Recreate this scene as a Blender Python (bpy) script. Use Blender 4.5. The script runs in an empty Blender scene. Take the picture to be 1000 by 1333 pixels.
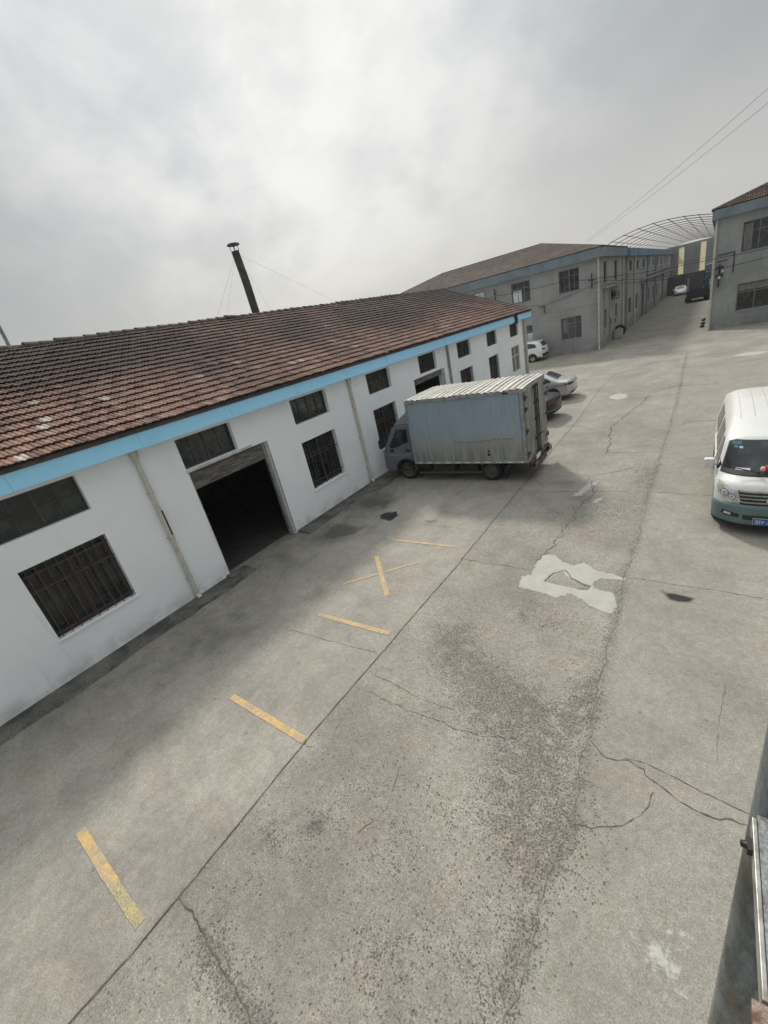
import bpy, bmesh, math, random
import numpy as np
from mathutils import Vector, Matrix
from mathutils.bvhtree import BVHTree
from mathutils.geometry import delaunay_2d_cdt
random.seed(7); rng = np.random.default_rng(11)
SC = bpy.context.scene; COL = SC.collection
PI = math.pi
# ------------------------------------------------------------------ materials
class NT:
    """small helper round a node tree"""
    def __init__(s, nt): s.nt = nt; s.n = nt.nodes; s.l = nt.links
    def new(s, t, **kw):
        n = s.n.new(t)
        for k, v in kw.items(): setattr(n, k, v)
        return n
    def put(s, sock, v):
        if isinstance(v, bpy.types.NodeSocket): s.l.new(v, sock)
        elif isinstance(v, (int, float)):
            sock.default_value = v if sock.type == 'VALUE' else (v, v, v, 1) if sock.type == 'RGBA' else (v, v, v)
        else:
            v = tuple(v); sock.default_value = v + (1,) if (sock.type == 'RGBA' and len(v) == 3) else v
    def math(s, op, a, b=0.0, c=None, clamp=False):
        n = s.new('ShaderNodeMath', operation=op); n.use_clamp = clamp
        s.put(n.inputs[0], a); s.put(n.inputs[1], b)
        if c is not None: s.put(n.inputs[2], c)
        return n.outputs[0]
    def mix(s, f, a, b, mode='MIX'):
        n = s.new('ShaderNodeMix', data_type='RGBA', blend_type=mode); n.clamp_factor = True
        s.put(n.inputs[0], f); s.put(n.inputs[6], a); s.put(n.inputs[7], b); return n.outputs[2]
    def coord(s, out='Object', scale=(1, 1, 1), loc=(0, 0, 0), rot=(0, 0, 0)):
        t = s.new('ShaderNodeTexCoord'); m = s.new('ShaderNodeMapping')
        s.l.new(t.outputs[out], m.inputs[0]); m.inputs['Scale'].default_value = scale
        m.inputs['Location'].default_value = loc; m.inputs['Rotation'].default_value = rot
        return m.outputs[0]
    def noise(s, vec, scale, detail=4, rough=.55, dist=0, out=0):
        n = s.new('ShaderNodeTexNoise'); s.l.new(vec, n.inputs['Vector'])
        n.inputs['Scale'].default_value = scale; n.inputs['Detail'].default_value = detail
        n.inputs['Roughness'].default_value = rough; n.inputs['Distortion'].default_value = dist
        return n.outputs[out]
    def voro(s, vec, scale, feature='F1', rnd=1.0):
        n = s.new('ShaderNodeTexVoronoi', feature=feature); s.l.new(vec, n.inputs['Vector'])
        n.inputs['Scale'].default_value = scale; n.inputs['Randomness'].default_value = rnd
        return n
    def ramp(s, f, lo, hi, a=0.0, b=1.0):
        n = s.new('ShaderNodeMapRange'); n.interpolation_type = 'SMOOTHSTEP'
        s.put(n.inputs[0], f); s.put(n.inputs[1], lo); s.put(n.inputs[2], hi); s.put(n.inputs[3], a); s.put(n.inputs[4], b)
        return n.outputs[0]
    def attr(s, name, out='Fac'):
        n = s.new('ShaderNodeAttribute'); n.attribute_name = name; return n.outputs[out]
    def bump(s, h, strength=.3, dist=.01):
        n = s.new('ShaderNodeBump'); n.inputs['Strength'].default_value = strength; n.inputs['Distance'].default_value = dist
        s.put(n.inputs['Height'], h); return n.outputs[0]
def newmat(name):
    m = bpy.data.materials.new(name); m.use_nodes = True
    t = NT(m.node_tree); return m, t, t.n['Principled BSDF']
def mat(name, c, c2=None, rough=.7, metal=0.0, scale=3.0, lo=.35, hi=.7, bump=0.0, bscale=60, spec=.5, coat=0.0, stretch=(1, 1, 1), rough2=None, fine=.12):
    """base colour broken up by two noises, so nothing is perfectly even"""
    m, t, b = newmat(name)
    v = t.coord('Object', scale=stretch)
    if c2 is None: c2 = tuple(x * .8 for x in c)
    n = t.noise(v, scale, 6, .62, .3)
    f = t.ramp(n, lo, hi)
    col = t.mix(f, c, c2)
    n2 = t.noise(v, scale * 14, 3, .6)
    col = t.mix(fine, col, t.ramp(n2, .3, .7, .25, 1.2), 'MULTIPLY') if fine else col
    t.put(b.inputs['Base Color'], col)
    b.inputs['Metallic'].default_value = metal; b.inputs['Specular IOR Level'].default_value = spec
    t.put(b.inputs['Roughness'], t.math('ADD', rough, t.math('MULTIPLY', t.math('SUBTRACT', n, .5), .25 if rough2 is None else rough2), clamp=True))
    if coat: b.inputs['Coat Weight'].default_value = coat; b.inputs['Coat Roughness'].default_value = .08
    if bump: t.l.new(t.bump(t.noise(v, bscale, 4, .6), bump, .01), b.inputs['Normal'])
    return m
def emit_free_glass(name, c, rough=.08):
    m, t, b = newmat(name); v = t.coord()
    t.put(b.inputs['Base Color'], t.mix(t.ramp(t.noise(v, 2.6, 6, .65), .42, .72), c, tuple(x * 2.6 + .018 for x in c)))
    t.put(b.inputs['Roughness'], t.ramp(t.noise(v, 5, 4), .35, .8, rough, rough + .25)); b.inputs['Specular IOR Level'].default_value = .5
    return m
M = {}
# ------------------------------------------------------------------ mesh building
class MB:
    def __init__(s): s.v = []; s.f = []; s.m = []; s.sm = []
    def add(s, vs, fs, m=0, smooth=False):
        o = len(s.v); s.v += [tuple(p) for p in vs]
        for f in fs: s.f.append(tuple(i + o for i in f)); s.m.append(m); s.sm.append(smooth)
    def box(s, x0, x1, y0, y1, z0, z1, m=0, T=None):
        vs = [(x, y, z) for x in (x0, x1) for y in (y0, y1) for z in (z0, z1)]
        if T: vs = [T(*p) for p in vs]
        s.add(vs, [(0, 1, 3, 2), (4, 6, 7, 5), (0, 4, 5, 1), (2, 3, 7, 6), (0, 2, 6, 4), (1, 5, 7, 3)], m)
    def bar(s, a, b, w, h=None, m=0, up=(0, 0, 1)):
        a = Vector(a); b = Vector(b); d = (b - a).normalized(); h = h or w
        u = Vector(up)
        if abs(d.dot(u)) > .98: u = Vector((1, 0, 0))
        r = d.cross(u).normalized(); u = r.cross(d).normalized()
        vs = [p + r * (i * w / 2) + u * (j * h / 2) for p in (a, b) for i, j in ((-1, -1), (1, -1), (1, 1), (-1, 1))]
        s.add(vs, [(0, 3, 2, 1), (4, 5, 6, 7), (0, 1, 5, 4), (1, 2, 6, 5), (2, 3, 7, 6), (3, 0, 4, 7)], m)
    def tube(s, pts, r, n=8, m=0, caps=True):
        pts = [Vector(p) for p in pts]; rings = []
        rs = r if isinstance(r, (list, tuple)) else [r] * len(pts)
        ref = None
        for i, p in enumerate(pts):
            d = (pts[min(i + 1, len(pts) - 1)] - pts[max(i - 1, 0)]).normalized()
            if ref is None:
                ref = Vector((0, 0, 1)) if abs(d.z) < .9 else Vector((1, 0, 0))
            a = d.cross(ref).normalized(); b = a.cross(d).normalized(); ref = b
            rings.append([p + (a * math.cos(2 * PI * k / n) + b * math.sin(2 * PI * k / n)) * rs[i] for k in range(n)])
        vs = [q for R in rings for q in R]; fs = []
        for i in range(len(pts) - 1):
            for k in range(n): fs.append((i * n + k, i * n + (k + 1) % n, (i + 1) * n + (k + 1) % n, (i + 1) * n + k))
        s.add(vs, fs, m, True)
        if caps: s.add(rings[0], [tuple(range(n - 1, -1, -1))], m); s.add(rings[-1], [tuple(range(n))], m)
    def lathe(s, prof, o, axis=(0, 1, 0), n=24, m=0, smooth=True):
        ax = Vector(axis).normalized(); a = ax.orthogonal().normalized(); b = ax.cross(a)
        o = Vector(o); vs = []; fs = []
        for r, t in prof:
            for k in range(n):
                an = 2 * PI * k / n; vs.append(o + ax * t + (a * math.cos(an) + b * math.sin(an)) * r)
        for i in range(len(prof) - 1):
            for k in range(n): fs.append((i * n + k, i * n + (k + 1) % n, (i + 1) * n + (k + 1) % n, (i + 1) * n + k))
        s.add(vs, fs, m, smooth)
    def prism(s, poly, d, m=0):
        """closed polygon (list of 3-d points) pushed along vector d"""
        n = len(poly); d = Vector(d); a = [Vector(p) for p in poly]
        s.add(a + [p + d for p in a], [tuple(range(n - 1, -1, -1)), tuple(range(n, 2 * n))] + [(i, (i + 1) % n, n + (i + 1) % n, n + i) for i in range(n)], m)
    def build(s, name, mats, parent=None, org=None, bevel=0, smooth=False):
        me = bpy.data.meshes.new(name)
        o = Vector(org) if org is not None else Vector((0, 0, 0))
        me.from_pydata([tuple(Vector(p) - o) for p in s.v], [], s.f)
        for mm in (mats if isinstance(mats, (list, tuple)) else [mats]): me.materials.append(mm)
        me.polygons.foreach_set('material_index', s.m)
        me.polygons.foreach_set('use_smooth', [True] * len(s.f) if smooth else s.sm)
        bm = bmesh.new(); bm.from_mesh(me); bmesh.ops.recalc_face_normals(bm, faces=bm.faces); bm.to_mesh(me); bm.free()
        ob = bpy.data.objects.new(name, me); COL.objects.link(ob)
        if parent: ob.parent = parent
        if bevel:
            md = ob.modifiers.new('bevel', 'BEVEL'); md.width = bevel; md.segments = 2; md.limit_method = 'ANGLE'
        return ob
def thing(name, label, cat, loc=(0, 0, 0), rz=0.0, group=None):
    o = bpy.data.objects.new(name, None); COL.objects.link(o); o.location = loc; o.rotation_euler = (0, 0, rz)
    o.empty_display_size = .2
    return tag(o, label, cat, group)
def tag(o, label=None, cat=None, group=None, kind=None):
    if label: o['label'] = label
    if cat: o['category'] = cat
    if group: o['group'] = group
    if kind: o['kind'] = kind
    return o
def sheet(name, poly, z, m, jag=0.0, sub=.06, kind='structure', thick=None):
    """flat irregular patch lying on the ground"""
    pts = []
    n = len(poly)
    for i in range(n):
        a = Vector(poly[i]); b = Vector(poly[(i + 1) % n]); k = max(1, int((b - a).length / sub))
        for j in range(k):
            p = a.lerp(b, j / k)
            if jag and j: p = p + Vector((random.gauss(0, jag), random.gauss(0, jag)))
            pts.append(p)
    mb = MB(); r = delaunay_2d_cdt(pts, [], [list(range(len(pts)))], 1, 1e-5)
    mb.add([(p.x, p.y, z) for p in r[0]], [tuple(f) for f in r[2]])
    o = mb.build(name, m); 
    if kind: tag(o, kind=kind)
    return o
def inside(p, poly):
    c = False; n = len(poly)
    for i in range(n):
        x1, y1 = poly[i]; x2, y2 = poly[(i + 1) % n]
        if (y1 > p[1]) != (y2 > p[1]) and p[0] < (x2 - x1) * (p[1] - y1) / (y2 - y1) + x1: c = not c
    return c
def smoothpoly(poly, it=2):
    for _ in range(it):
        q = []
        for i in range(len(poly)):
            a = poly[i]; b = poly[(i + 1) % len(poly)]
            q += [(a[0] * .75 + b[0] * .25, a[1] * .75 + b[1] * .25), (a[0] * .25 + b[0] * .75, a[1] * .25 + b[1] * .75)]
        poly = q
    return poly
# ------------------------------------------------------------------ lofted vehicle bodies and panels laid on them
def superbox(stations, wfun, rt=.09, warp=None, nx=56, nv=10, nh=10, soft=2):
    st = np.array(stations, float); xs = np.linspace(st[0, 0], st[-1, 0], nx)
    zb = np.interp(xs, st[:, 0], st[:, 1]); zt = np.interp(xs, st[:, 0], st[:, 2])
    for _ in range(soft):
        zt[1:-1] = (zt[:-2] + 2 * zt[1:-1] + zt[2:]) / 4
    vs = []; fs = []; idx = {}
    def vid(p):
        k = tuple(round(c, 4) for c in p)
        if k not in idx: idx[k] = len(vs); vs.append(p)
        return idx[k]
    def P(i, v, h):
        r = min(rt, (zt[i] - zb[i]) * .4); x = xs[i]
        ztv = zt[i] - r * abs(v) ** 4
        z = zb[i] + h * (ztv - zb[i])
        p = (x, v * wfun(x, min(z, zt[i] - r)), z)
        return warp(*p) if warp else p
    V = [-1 + 2 * k / nv for k in range(nv + 1)]; Hh = [k / nh for k in range(nh + 1)]
    def q(*ps):
        ids = []
        for p in ps:
            k = vid(p)
            if k not in ids: ids.append(k)
        if len(ids) > 2: fs.append(tuple(ids))
    for i in range(nx - 1):
        for k in range(nv):
            for h in (0, 1): q(P(i, V[k], h), P(i + 1, V[k], h), P(i + 1, V[k + 1], h), P(i, V[k + 1], h))
        for k in range(nh):
            for v in (-1, 1): q(P(i, v, Hh[k]), P(i + 1, v, Hh[k]), P(i + 1, v, Hh[k + 1]), P(i, v, Hh[k + 1]))
    for i in (0, nx - 1):
        for a in range(nv):
            for b in range(nh): q(P(i, V[a], Hh[b]), P(i, V[a + 1], Hh[b]), P(i, V[a + 1], Hh[b + 1]), P(i, V[a], Hh[b + 1]))
    mb = MB(); mb.add(vs, fs, 0, True)
    return mb, BVHTree.FromPolygons([Vector(p) for p in vs], fs)
AX = {'x+': ((1, 0, 0), lambda a, b: (9, a, b)), 'x-': ((-1, 0, 0), lambda a, b: (-9, a, b)), 'y+': ((0, 1, 0), lambda a, b: (a, 9, b)),
      'y-': ((0, -1, 0), lambda a, b: (a, -9, b)), 'z+': ((0, 0, 1), lambda a, b: (a, b, 9))}
def panel(bvh, poly, axis, name, m, parent, offs=.006, res=.07, skirt=.02, rnd=0, label=None):
    if rnd: poly = smoothpoly(poly, rnd)
    d, mk = AX[axis]; d = Vector(d); pts = []; n = len(poly)
    for i in range(n):
        a = Vector(poly[i]); b = Vector(poly[(i + 1) % n]); k = max(1, int((b - a).length / res))
        pts += [a.lerp(b, j / k) for j in range(k)]
    nb = len(pts); xs = [p.x for p in pts]; ys = [p.y for p in pts]
    gx = np.arange(min(xs), max(xs), res); gy = np.arange(min(ys), max(ys), res); pl = [tuple(p) for p in pts]
    for x in gx:
        for y in gy:
            if inside((x, y), pl) and min((Vector((x, y)) - p).length for p in pts) > res * .4: pts.append(Vector((x, y)))
    r = delaunay_2d_cdt(pts, [], [list(range(nb))], 1, 1e-6)
    loc = []; nor = []; ok = []
    for p in r[0]:
        h = bvh.ray_cast(Vector(mk(p.x, p.y)), -d)
        if h[0] is None: loc.append(Vector()); nor.append(d); ok.append(False); continue
        nn = h[1] if h[1].dot(d) > 0 else -h[1]
        loc.append(h[0] + nn * offs); nor.append(nn); ok.append(True)
    fs = [tuple(f) for f in r[2] if all(ok[i] for i in f)]
    from collections import Counter
    ec = Counter(); 
    for f in fs:
        for i in range(len(f)): ec[tuple(sorted((f[i], f[(i + 1) % len(f)])))] += 1
    o = len(loc); vs = loc + [l - q * skirt for l, q in zip(loc, nor)]
    mb = MB(); sk = [(a, b, b + o, a + o) for (a, b), c in ec.items() if c == 1]
    mb.add(vs, fs + sk, 0, False)
    ob = mb.build(name, m, parent)
    if label: ob['label'] = label
    return ob
def wheel(parent, x, y, r, w, side, rim_m, name='wheel', dark=False):
    """side: +1 outer face towards +y"""
    mb = MB(); h = w / 2
    mb.lathe([(r * .6, -h), (r * .86, -h), (r * .97, -h * .8), (r, -h * .45), (r, h * .45), (r * .97, h * .8), (r * .88, h * .98), (r * .66, h * .9), (r * .62, h * .55)], (x, y, r), (0, side, 0), 28)
    o = mb.build(name, M['tyre'], parent)
    mb = MB(); mb.lathe([(r * .655, h * .9), (r * .6, h * .82), (r * .56, h * .35), (r * .3, h * .55), (r * .2, h * .75), (r * .12, h * .8), (0.001, h * .8)], (x, y, r), (0, side, 0), 28)
    for k in range(5):
        a = 2 * PI * k / 5 + .3; c, s_ = math.cos(a), math.sin(a)
        mb.bar((x + c * r * .16, y + side * h * .72, r + s_ * r * .16), (x + c * r * .6, y + side * h * .78, r + s_ * r * .6), r * .15, h * .12, up=(0, 1, 0))
    mb.build('rim', rim_m, o)
    return o
# ------------------------------------------------------------------ walls with openings, windows, tiles
class Face:
    """a vertical wall plane: u along it, n out of it"""
    def __init__(s, o, u, n): s.o = Vector(o); s.u = Vector(u); s.n = Vector(n)
    def __call__(s, u, n, z): return s.o + s.u * u + s.n * n + Vector((0, 0, z))
def wall_mesh(mb, F, u0, u1, z0, z1, t, holes, m=0, cell=None):
    us = sorted({u0, u1} | {h[0] for h in holes} | {h[1] for h in holes}); zs = sorted({z0, z1} | {h[2] for h in holes} | {h[3] for h in holes})
    us = [u for u in us if u0 <= u <= u1]; zs = [z for z in zs if z0 <= z <= z1]
    def hole(a, b): return any(h[0] < a < h[1] and h[2] < b < h[3] for h in holes)
    def quad(*p): mb.add([F(*q) for q in p], [(0, 1, 2, 3)], m)
    nu, nz = len(us) - 1, len(zs) - 1
    solid = [[not hole((us[i] + us[i + 1]) / 2, (zs[j] + zs[j + 1]) / 2) for j in range(nz)] for i in range(nu)]
    for i in range(nu):
        for j in range(nz):
            if not solid[i][j]: continue
            a, b, c, d = us[i], us[i + 1], zs[j], zs[j + 1]
            quad((a, 0, c), (b, 0, c), (b, 0, d), (a, 0, d)); quad((a, -t, c), (a, -t, d), (b, -t, d), (b, -t, c))
            if i == 0 or not solid[i - 1][j]: quad((a, 0, c), (a, 0, d), (a, -t, d), (a, -t, c))
            if i == nu - 1 or not solid[i + 1][j]: quad((b, 0, c), (b, -t, c), (b, -t, d), (b, 0, d))
            if j == 0 or not solid[i][j - 1]: quad((a, 0, c), (a, -t, c), (b, -t, c), (b, 0, c))
            if j == nz - 1 or not solid[i][j + 1]: quad((a, 0, d), (b, 0, d), (b, -t, d), (a, -t, d))
def window(parent, F, u0, u1, z0, z1, cols, rows, org, frame, pane, rec=.12, fw=.045, mw=.028, bars=0, rails=(), barmat=None, label=None, barrec=.04, extra=None):
    mb = MB(); d0, d1 = -rec, -rec - .05
    e = .004
    def bx(a, b, c, d, n0=d1, n1=d0): mb.box(a, b, n0, n1, c, d, T=F)
    bx(u0 + e, u1 - e, z1 - fw, z1 - e); bx(u0 + e, u1 - e, z0 + e, z0 + fw)
    bx(u0 + e, u0 + fw, z0 + fw, z1 - fw); bx(u1 - fw, u1 - e, z0 + fw, z1 - fw)
    rows_z = rows if isinstance(rows, (list, tuple)) else [z0 + (z1 - z0) * k / rows for k in range(1, rows)]
    for k in range(1, cols):
        u = u0 + (u1 - u0) * k / cols; w = mw * (1.7 if cols % 2 == 0 and k == cols // 2 else 1)
        bx(u - w / 2, u + w / 2, z0 + fw, z1 - fw, d1 + .006, d0 - .004)
    for z in rows_z: bx(u0 + fw, u1 - fw, z - mw / 2, z + mw / 2, d1 + .01, d0 - .008)
    o = mb.build('window', frame, parent, org)
    if label: o['label'] = label
    mb = MB(); mb.box(u0 + fw * .5, u1 - fw * .5, d1 + .018, d1 + .026, z0 + fw * .5, z1 - fw * .5, T=F); mb.build('pane', pane, o, org)
    if bars:
        mb = MB(); y = -barrec
        for k in range(bars):
            u = u0 + (u1 - u0) * (k + .5) / bars + random.uniform(-.006, .006)
            mb.bar(F(u, y, z0 + .01), F(u, y, z1 - .01), .016)
        for z in rails: mb.bar(F(u0 + .01, y - .012, z), F(u1 - .01, y - .012, z), .022)
        mb.build('bars', barmat or M['rust_bar'], o, org)
    if extra: extra(o)
    return o
def tiles(name, m, parent, org, E0, U, V, nu_len, nv_len, tw=.215, ex=.34, clip=None, lift=.056, prof=(-.010, .012, .013, -.008, -.008, .013, .014, -.010), amp=1.0):
    """clay tile slope. E0 eave corner, U unit along eave, V unit up the slope; clip(u, v) -> keep"""
    E0 = Vector(E0); U = Vector(U).normalized(); V = Vector(V).normalized(); N = U.cross(V).normalized()
    if N.z < 0: N = -N
    vs = []; fs = []; tint = []
    nr = int(nv_len / ex + .5); nc = int(nu_len / tw + .5); np_ = len(prof)
    for r in range(nr):
        for c in range(nc):
            uc = (c + .5) * tw; vc = (r + .5) * ex
            if clip and not clip(uc, vc): continue
            tt = random.random(); dz = random.gauss(0, .004); dv = random.gauss(0, .009) + (random.choice((-.05, .04, .06)) if random.random() < .012 else 0); sk = random.gauss(0, .006)
            v0 = r * ex + dv; v1 = r * ex + ex + .05; o = len(vs)
            for k in range(np_):
                u = c * tw + tw * k / (np_ - 1); pz = prof[k] * amp
                jj = sk * (k / (np_ - 1) - .5)
                vs.append(E0 + U * u + V * (v0 + .10) + N * (-.012))
                vs.append(E0 + U * u + V * (v0 + .004) + N * (lift - .017 + pz * .6 + dz + jj))
                vs.append(E0 + U * u + V * v0 + N * (lift + pz + dz + jj))
                vs.append(E0 + U * u + V * v1 + N * (.004 + pz))
            for k in range(np_ - 1):
                a = o + 4 * k
                for q in range(3): fs.append((a + q, a + 4 + q, a + 5 + q, a + 1 + q)); tint.append(tt)
    me = bpy.data.meshes.new(name); me.from_pydata([tuple(p - Vector(org)) for p in vs], [], fs); me.materials.append(m)
    at = me.attributes.new('tint', 'FLOAT', 'FACE'); at.data.foreach_set('value', tint)
    ob = bpy.data.objects.new(name, me); COL.objects.link(ob); ob.parent = parent
    return ob
# ------------------------------------------------------------------ the materials of the place
M['tyre'] = mat('tyre_rubber', (.018, .018, .018), (.05, .047, .043), .85, scale=6, spec=.3)
M['rust_bar'] = mat('rusty_bars', (.075, .068, .063), (.06, .035, .028), .8, scale=9)
M['steel_frame'] = mat('dark_steel_frame', (.035, .035, .035), (.075, .06, .05), .6, scale=5)
M['red_frame'] = mat('red_oxide_frame', (.075, .028, .022), (.035, .03, .028), .75, scale=3)
M['white_frame'] = mat('white_frame', (.62, .62, .6), (.42, .41, .38), .6, scale=5)
M['alu_frame'] = mat('grey_aluminium', (.2, .21, .22), (.12, .12, .12), .5, scale=4)
M['pane'] = emit_free_glass('dusty_dark_pane', (.006, .009, .009), .10)
M['pane_green'] = emit_free_glass('green_tinted_pane', (.010, .017, .016), .1)
M['pane_grey'] = emit_free_glass('grey_pane', (.02, .023, .025), .15)
M['pane_pale'] = mat('pale_blind', (.62, .66, .66), (.5, .52, .52), .5, scale=2)
M['curtain'] = mat('grey_curtain', (.22, .22, .21), (.12, .12, .12), .9, scale=7, stretch=(3, 3, .2))
M['pipe_white'] = mat('aged_white_pvc', (.56, .54, .47), (.34, .32, .27), .55, scale=3.5, lo=.45, hi=.8)
M['pipe_grey'] = mat('grey_pvc', (.33, .34, .34), (.2, .2, .2), .6, scale=4)
M['dark'] = mat('dark_interior', (.012, .012, .012), (.006, .006, .006), .95, scale=1, spec=.1)
M['galv'] = mat('galvanised_steel', (.42, .43, .42), (.25, .24, .22), .45, metal=.6, scale=8)
M['black'] = mat('black_plastic', (.014, .014, .015), (.03, .03, .03), .5, scale=6)
M['chrome'] = mat('chrome', (.75, .75, .75), (.5, .5, .5), .15, metal=1, scale=5, fine=0)
M['cable'] = mat('cable_black', (.02, .02, .022), None, .7, scale=3)
M['blue_band'] = mat('sky_blue_painted_band', (.34, .72, .97), (.29, .64, .90), .55, scale=1.3, lo=.5, hi=.85, stretch=(1, 1, 1), fine=.05)
M['slate_band'] = mat('faded_slate_blue_band', (.20, .255, .29), (.15, .185, .205), .7, scale=1.1)

_t = NT(M['blue_band'].node_tree); _b = _t.n['Principled BSDF']; _src = _b.inputs['Base Color'].links[0].from_socket
_st = _t.ramp(_t.noise(_t.coord(scale=(1, 5, .5)), 1.6, 6, .7), .56, .78); _c = _t.mix(_t.math('MULTIPLY', _st, .30), _src, (.40, .50, .56))
_sx = _t.new('ShaderNodeSeparateXYZ'); _t.l.new(_t.coord(), _sx.inputs[0]); _fr = _t.math('FRACT', _t.math('MULTIPLY', _sx.outputs[1], .41)); _jn = _t.math('LESS_THAN', _fr, .006)
_t.put(_b.inputs['Base Color'], _t.mix(_t.math('MULTIPLY', _jn, .45), _c, (.12, .25, .34)))
def wall_paint():
    m, t, b = newmat('white_wall_paint'); v = t.coord()
    col = t.mix(t.ramp(t.noise(v, .5, 5, .6), .4, .75), (.86, .89, .905), (.80, .83, .845))
    st = t.coord(scale=(3, 3, .22)); streak = t.ramp(t.noise(st, 1.4, 5, .6), .60, .82)
    col = t.mix(t.math('MULTIPLY', streak, .32), col, (.42, .41, .38)); blot = t.ramp(t.noise(v, 1.1, 4, .5, .8), .60, .66); col = t.mix(t.math('MULTIPLY', blot, .10), col, (.62, .63, .63))
    sep = t.new('ShaderNodeSeparateXYZ'); t.l.new(v, sep.inputs[0])
    low = t.math('MULTIPLY', t.ramp(sep.outputs[2], .55, .0), t.ramp(t.noise(v, 2.0, 6, .7), .36, .66))
    col = t.mix(t.math('MULTIPLY', low, .6), col, (.36, .35, .32))
    sp = t.ramp(t.noise(v, 9, 3), .70, .78); col = t.mix(t.math('MULTIPLY', sp, .12), col, (.45, .43, .4))
    t.put(b.inputs['Base Color'], col); b.inputs['Roughness'].default_value = .8; b.inputs['Specular IOR Level'].default_value = .25
    t.l.new(t.bump(t.noise(v, 2.2, 8, .7), .10, .03), b.inputs['Normal']); return m
M['white_wall'] = wall_paint()
def render_wall(name, a, bcol, dark):
    m, t, b = newmat(name); v = t.coord()
    col = t.mix(t.ramp(t.noise(v, .35, 6, .62, .4), .38, .68), a, bcol)
    st = t.coord(scale=(2.2, 2.2, .13)); streak = t.ramp(t.noise(st, 1.3, 6, .65), .52, .8)
    col = t.mix(t.math('MULTIPLY', streak, .45), col, dark)
    sep = t.new('ShaderNodeSeparateXYZ'); t.l.new(v, sep.inputs[0])
    low = t.math('MULTIPLY', t.ramp(sep.outputs[2], 1.5, .1), t.ramp(t.noise(v, .9, 6, .7), .3, .6))
    col = t.mix(t.math('MULTIPLY', low, .65), col, dark)
    br = t.new('ShaderNodeTexBrick'); t.l.new(v, br.inputs[0])
    col = t.mix(.16, col, t.ramp(t.noise(v, 6, 5, .7), .3, .75, .45, 1.3), 'MULTIPLY')
    t.put(b.inputs['Base Color'], col); b.inputs['Roughness'].default_value = .9; b.inputs['Specular IOR Level'].default_value = .2
    t.l.new(t.bump(t.noise(v, 3, 8, .7), .3, .03), b.inputs['Normal']); return m
M['grey_render'] = render_wall('grey_cement_render', (.35, .355, .345), (.275, .28, .275), (.16, .163, .16))
M['grey_side'] = render_wall('pale_grey_render', (.36, .37, .355), (.28, .285, .28), (.16, .165, .16))
M['grey_right'] = render_wall('dark_grey_render', (.33, .345, .338), (.255, .27, .263), (.165, .175, .17))
M['far_wall'] = render_wall('far_metal_cladding', (.30, .315, .315), (.25, .26, .265), (.17, .18, .185))
def tile_mat(name, cols, dirt, lichen=.5, sc=.35, worn=False):
    m, t, b = newmat(name); v = t.coord(); r = t.attr('tint')
    rp = t.new('ShaderNodeValToRGB'); t.put(rp.inputs[0], r); cr = rp.color_ramp; cr.interpolation = 'CONSTANT'
    for i, c in enumerate(cols):
        e = cr.elements[i] if i < 2 else cr.elements.new(c[0]); e.position = c[0]; e.color = c[1] + (1,)
    col = rp.outputs[0]
    n = t.noise(v, sc, 7, .66, .5)
    f = t.math('ADD', t.ramp(n, .40, .62), t.math('MULTIPLY', t.math('SUBTRACT', r, .5), .5), clamp=True)
    if worn:                                   # soot and lichen settled over the upper courses and towards the flue
        sx = t.new('ShaderNodeSeparateXYZ'); t.l.new(v, sx.inputs[0])
        up = t.math('ADD', t.ramp(sx.outputs[0], 5.9, 2.5), t.math('MULTIPLY', t.ramp(sx.outputs[1], -12, 2), .38))
        f = t.math('ADD', t.math('MULTIPLY', f, .55), t.math('MULTIPLY', up, .46), clamp=True)
    col = t.mix(t.math('MULTIPLY', f, lichen), col, dirt)
    col = t.mix(.5, col, t.ramp(t.noise(v, 7, 5, .7), .25, .75, .45, 1.35), 'MULTIPLY')
    sp = t.ramp(t.noise(v, 26, 2), .66, .72); col = t.mix(t.math('MULTIPLY', sp, .35), col, (.05, .05, .045))
    t.put(b.inputs['Base Color'], col); b.inputs['Roughness'].default_value = .85; b.inputs['Specular IOR Level'].default_value = .3
    t.l.new(t.bump(t.noise(v, 30, 4), .25, .01), b.inputs['Normal']); return m
M['tile_red'] = tile_mat('red_clay_tile', [(0, (.25, .142, .108)), (.25, (.30, .172, .130)), (.45, (.21, .12, .095)), (.62, (.27, .172, .137)), (.78, (.17, .10, .08)), (.93, (.36, .245, .19)), (.985, (.55, .47, .40))], (.056, .042, .038), .92, .22, True)
M['tile_brown'] = tile_mat('weathered_brown_tile', [(0, (.26, .205, .18)), (.3, (.30, .235, .20)), (.6, (.23, .185, .165)), (.85, (.34, .28, .245))], (.20, .18, .165), .75, .4)
M['ridge'] = mat('ridge_tile', (.11, .085, .075), (.05, .047, .045), .9, scale=3)

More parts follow.
